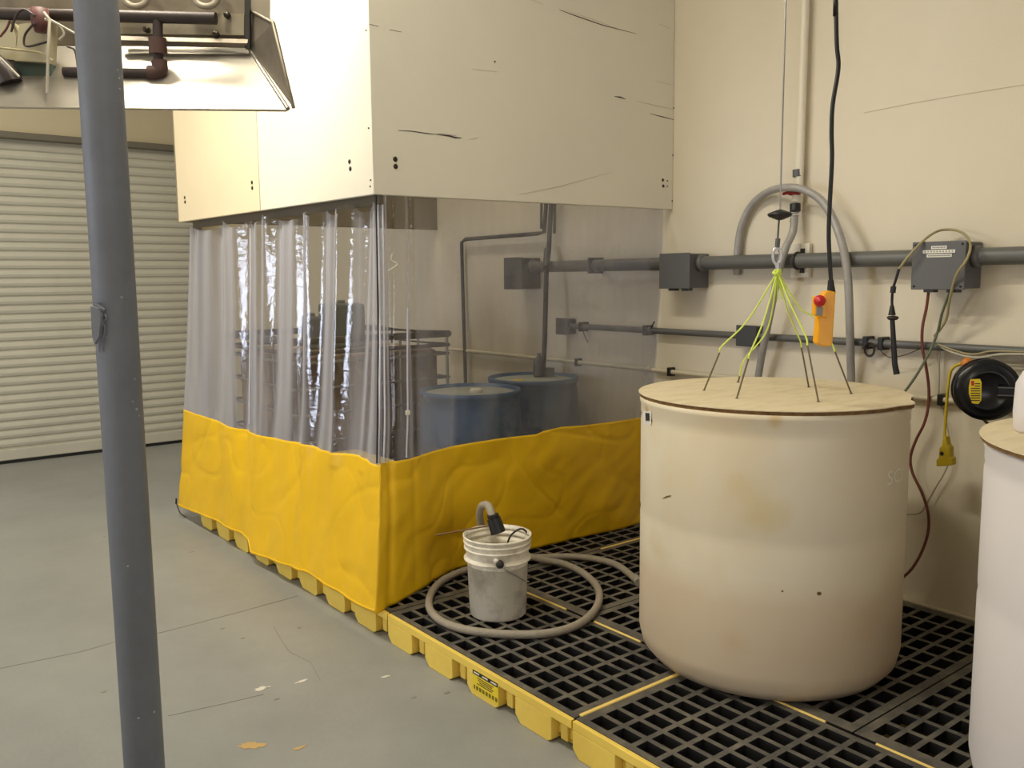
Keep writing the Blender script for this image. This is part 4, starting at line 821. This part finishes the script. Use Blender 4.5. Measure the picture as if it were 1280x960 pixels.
# tote
tx0, tx1, ty0, ty1, tz = 2.09, 3.13, 4.64, 5.66, 1.285
tt = thing('caged_tote', 'stained intermediate bulk tote in a steel cage inside the booth', 'tote', ((tx0 + tx1) / 2, (ty0 + ty1) / 2, PT + .004))
MB().box(tx0 + .04, tx1 - .04, ty0 + .04, ty1 - .04, .30, 1.20).build('liner', M['totel'], tt, .05)
bs_ = MB()
for y in (ty0, (ty0 + ty1) / 2 - .05, ty1 - .1): bs_.box(tx0, tx1, y, y + .1, PT + .004, .26)
bs_.box(tx0, tx1, ty0, ty1, .26, .30).build('pallet_base', M['boxd'], tt, .006)
for z in (.36, .53, .70, .86, 1.01, 1.16):
    MB().tube([(tx0, ty0, z), (tx1, ty0, z), (tx1, ty1, z), (tx0, ty1, z), (tx0, ty0, z)], .009, 8, 1).build('cage_bar', M['cage'], tt)
for k in range(4):
    x = tx0 + (tx1 - tx0) * k / 3; y = ty0 + (ty1 - ty0) * k / 3
    if k: MB().tube([(x, ty0 + .014, .3), (x, ty0 + .014, tz)], .008, 6, 1).tube([(x, ty1 - .014, .3), (x, ty1 - .014, tz)], .008, 6, 1).build('cage_upright', M['cage'], tt)
    MB().tube([(tx0 + .014, y, .3), (tx0 + .014, y, tz)], .008, 6, 1).tube([(tx1 - .014, y, .3), (tx1 - .014, y, tz)], .008, 6, 1).build('cage_upright', M['cage'], tt)
MB().tube([(tx0, ty0, tz), (tx1, ty0, tz), (tx1, ty1, tz), (tx0, ty1, tz), (tx0, ty0, tz)], .022, 10, 1).build('top_rim', M['tote_rim'], tt)
MB().tube([(tx0, ty0, tz - .07), (tx1, ty0, tz - .07), (tx1, ty1, tz - .07), (tx0, ty1, tz - .07), (tx0, ty0, tz - .07)], .012, 8, 1).build('rim_rail', M['tote_rim'], tt)
MB().lathe(((tx0 + tx1) / 2, (ty0 + ty1) / 2, 1.2), [(0, .05), (.09, .05), (.1, .04), (.1, 0)], 24).build('lid_cap', M['black'], tt)
def jug(name, label, u0, u1, vt, y, m, d=.2):
    a_, b2 = ony(u0, vt, y), ony(u1, vt, y); 
    t = thing(name, label, 'container', ((a_[0] + b2[0]) / 2, y + d / 2, 1.205))
    MB().box(a_[0], b2[0], y, y + d, 1.204, a_[2]).build('container_body', m, t, .02)
    MB().lathe(((a_[0] + b2[0]) / 2, y + d / 2, a_[2]), [(.025, 0), (.025, .02), (0, .02)], 14).build('cap', m, t)
jug('grey_container', 'taller green-grey container standing on top of the caged tote', 414, 457, 380, 5.0, M['jug'])
jug('small_container', 'smaller grey container standing on the left of the caged tote top', 384, 404, 396, 5.05, M['juglight'], .12)
yb = thing('yellow_bin', 'low yellow plastic bin just inside the curtain corner before the tote', 'bin', (2.29, 4.25, PT + .004))
q = [2.19, 2.42, 3.95, 4.58]
MB().box(q[0], q[1], q[2], q[3], PT + .004, .60).build('bin_body', M['pallet'], yb, .02)
MB().box(q[0] - .012, q[1] + .012, q[2] - .012, q[3] + .012, .60, .64).build('bin_rim', M['pallet'], yb, .008)

# ------------------------------------------------------------------ bucket, pump and hose
BZ = PT + .0035
bc = (onz(586, 770, BZ) + onz(662, 770, BZ)) / 2; bc = np.array([2.305, 3.055])
bu = thing('white_bucket', 'dirty white plastic bucket with wire handle standing on the black grate', 'bucket', (*bc, BZ))
BH = .365
MB().lathe((*bc, BZ), [(0, 0), (.122, 0), (.127, .006), (.137, .255), (.151, .256), (.151, .262), (.139, .268), (.140, .305), (.150, .306), (.150, .313), (.141, .315), (.142, .332), (.152, .333), (.152, .34), (.144, .342), (.146, .353), (.153, .355), (.154, BH), (.148, BH), (.137, .25), (.124, .01), (0, .008)], 64).build('bucket_body', M['bucket'], bu)
def bpt(u, v, r=.152): return cyl_pt(u, v, bc, r)
ea = bpt(625, 706, .155)
MB().lathe(ea, [(0, .012), (.014, .01), (.018, 0), (.018, -.01)], 14, (ea[0] - bc[0], ea[1] - bc[1], 0)).build('handle_ear', M['ink'], bu)
MB().tube([ea, bpt(635, 714, .16), bpt(648, 721, .16), bpt(656, 726, .165), bpt(661, 727, .175)], .0028, 6, 4).build('handle_wire', M['steel'], bu)
bc_rib = MB(); 
eb_ = bpt(620, 702, .1515); bc_rib.lathe(eb_, [(0, .004), (.012, .004), (.014, -.02)], 8, (eb_[0] - bc[0], eb_[1] - bc[1], 0)); bc_rib.build('ear_boss', M['bucket'], bu)
gz = BZ + .02
def gp(u, v, lift=0): p = onz(u, v, gz + lift); return p
kb_ = float(np.array([*bc, 0]) @ FWD)
h_pts = [gp(797, 727), gp(785, 716), gp(770, 706), gp(750, 700), gp(722, 696), gp(690, 696), gp(655, 698), gp(610, 706), gp(575, 715), gp(550, 728), gp(538, 744), gp(537, 760), gp(548, 774), gp(570, 784), gp(600, 790), gp(640, 793), gp(680, 792), gp(712, 785), gp(735, 772), gp(748, 754), gp(747, 735), gp(730, 717), gp(705, 705), gp(680, 700, .01), gp(655, 694, .03)]
hp2 = [ond(630, 690, kb_ + .26), ond(608, 672, kb_ + .22), ond(600, 648, kb_ + .16), ond(602, 633, kb_ + .1), ond(610, 632, kb_ + .05), ond(615, 644, kb_), ond(618, 655, kb_ - .01)]
hs = thing('suction_hose', 'grey reinforced hose coiled around the white bucket and bent into its top', 'hose', tuple(gp(640, 793)))
MB().tube(h_pts + hp2, .0175, 12, 6).build('hose', M['hoseb'], hs)
MB().tube([ond(616, 643, kb_ - .01), ond(617.5, 650, kb_ - .01)], .026, 14, 1).tube([ond(617, 648, kb_ - .01), ond(623, 666, kb_ - .02)], [.031, .034], 14, 1).build('coupling', M['black'], hs, .003)
MB().tube([gp(794, 722), gp(798, 728.5)], .0195, 12, 1).build('hose_end', M['hoseg'], hs)
sp2 = thing('submersible_pump', 'small pump with a black cord sitting inside the white bucket', 'pump', (*bc, BZ + .01))
MB().lathe((bc[0], bc[1], BZ + .01), [(0, 0), (.07, 0), (.075, .02), (.07, .17), (.04, .2), (.022, .21), (.022, .27), (0, .27)], 24).build('pump_body', M['boxd'], sp2)
MB().tube([ond(634, 688, kb_ + .02), ond(636, 674, kb_ + .03), ond(643, 665, kb_ + .05), ond(652, 661, kb_ + .06), ond(659, 666, kb_ + .06), ond(662, 675, kb_ + .06)], .0045, 8, 5).build('power_cord', M['black'], sp2)
ra, rb = ond(545, 669, kb_ + .04), ond(611, 657, kb_ + .02)
tag(MB().tube([ra, rb], .004, 6, 1).build('thin_rod', M['rod'], None), 'thin brown rod sticking out to the left from the hose coupling', 'rod')

for o in bpy.data.objects:
    if '_o' in o: del o['_o']
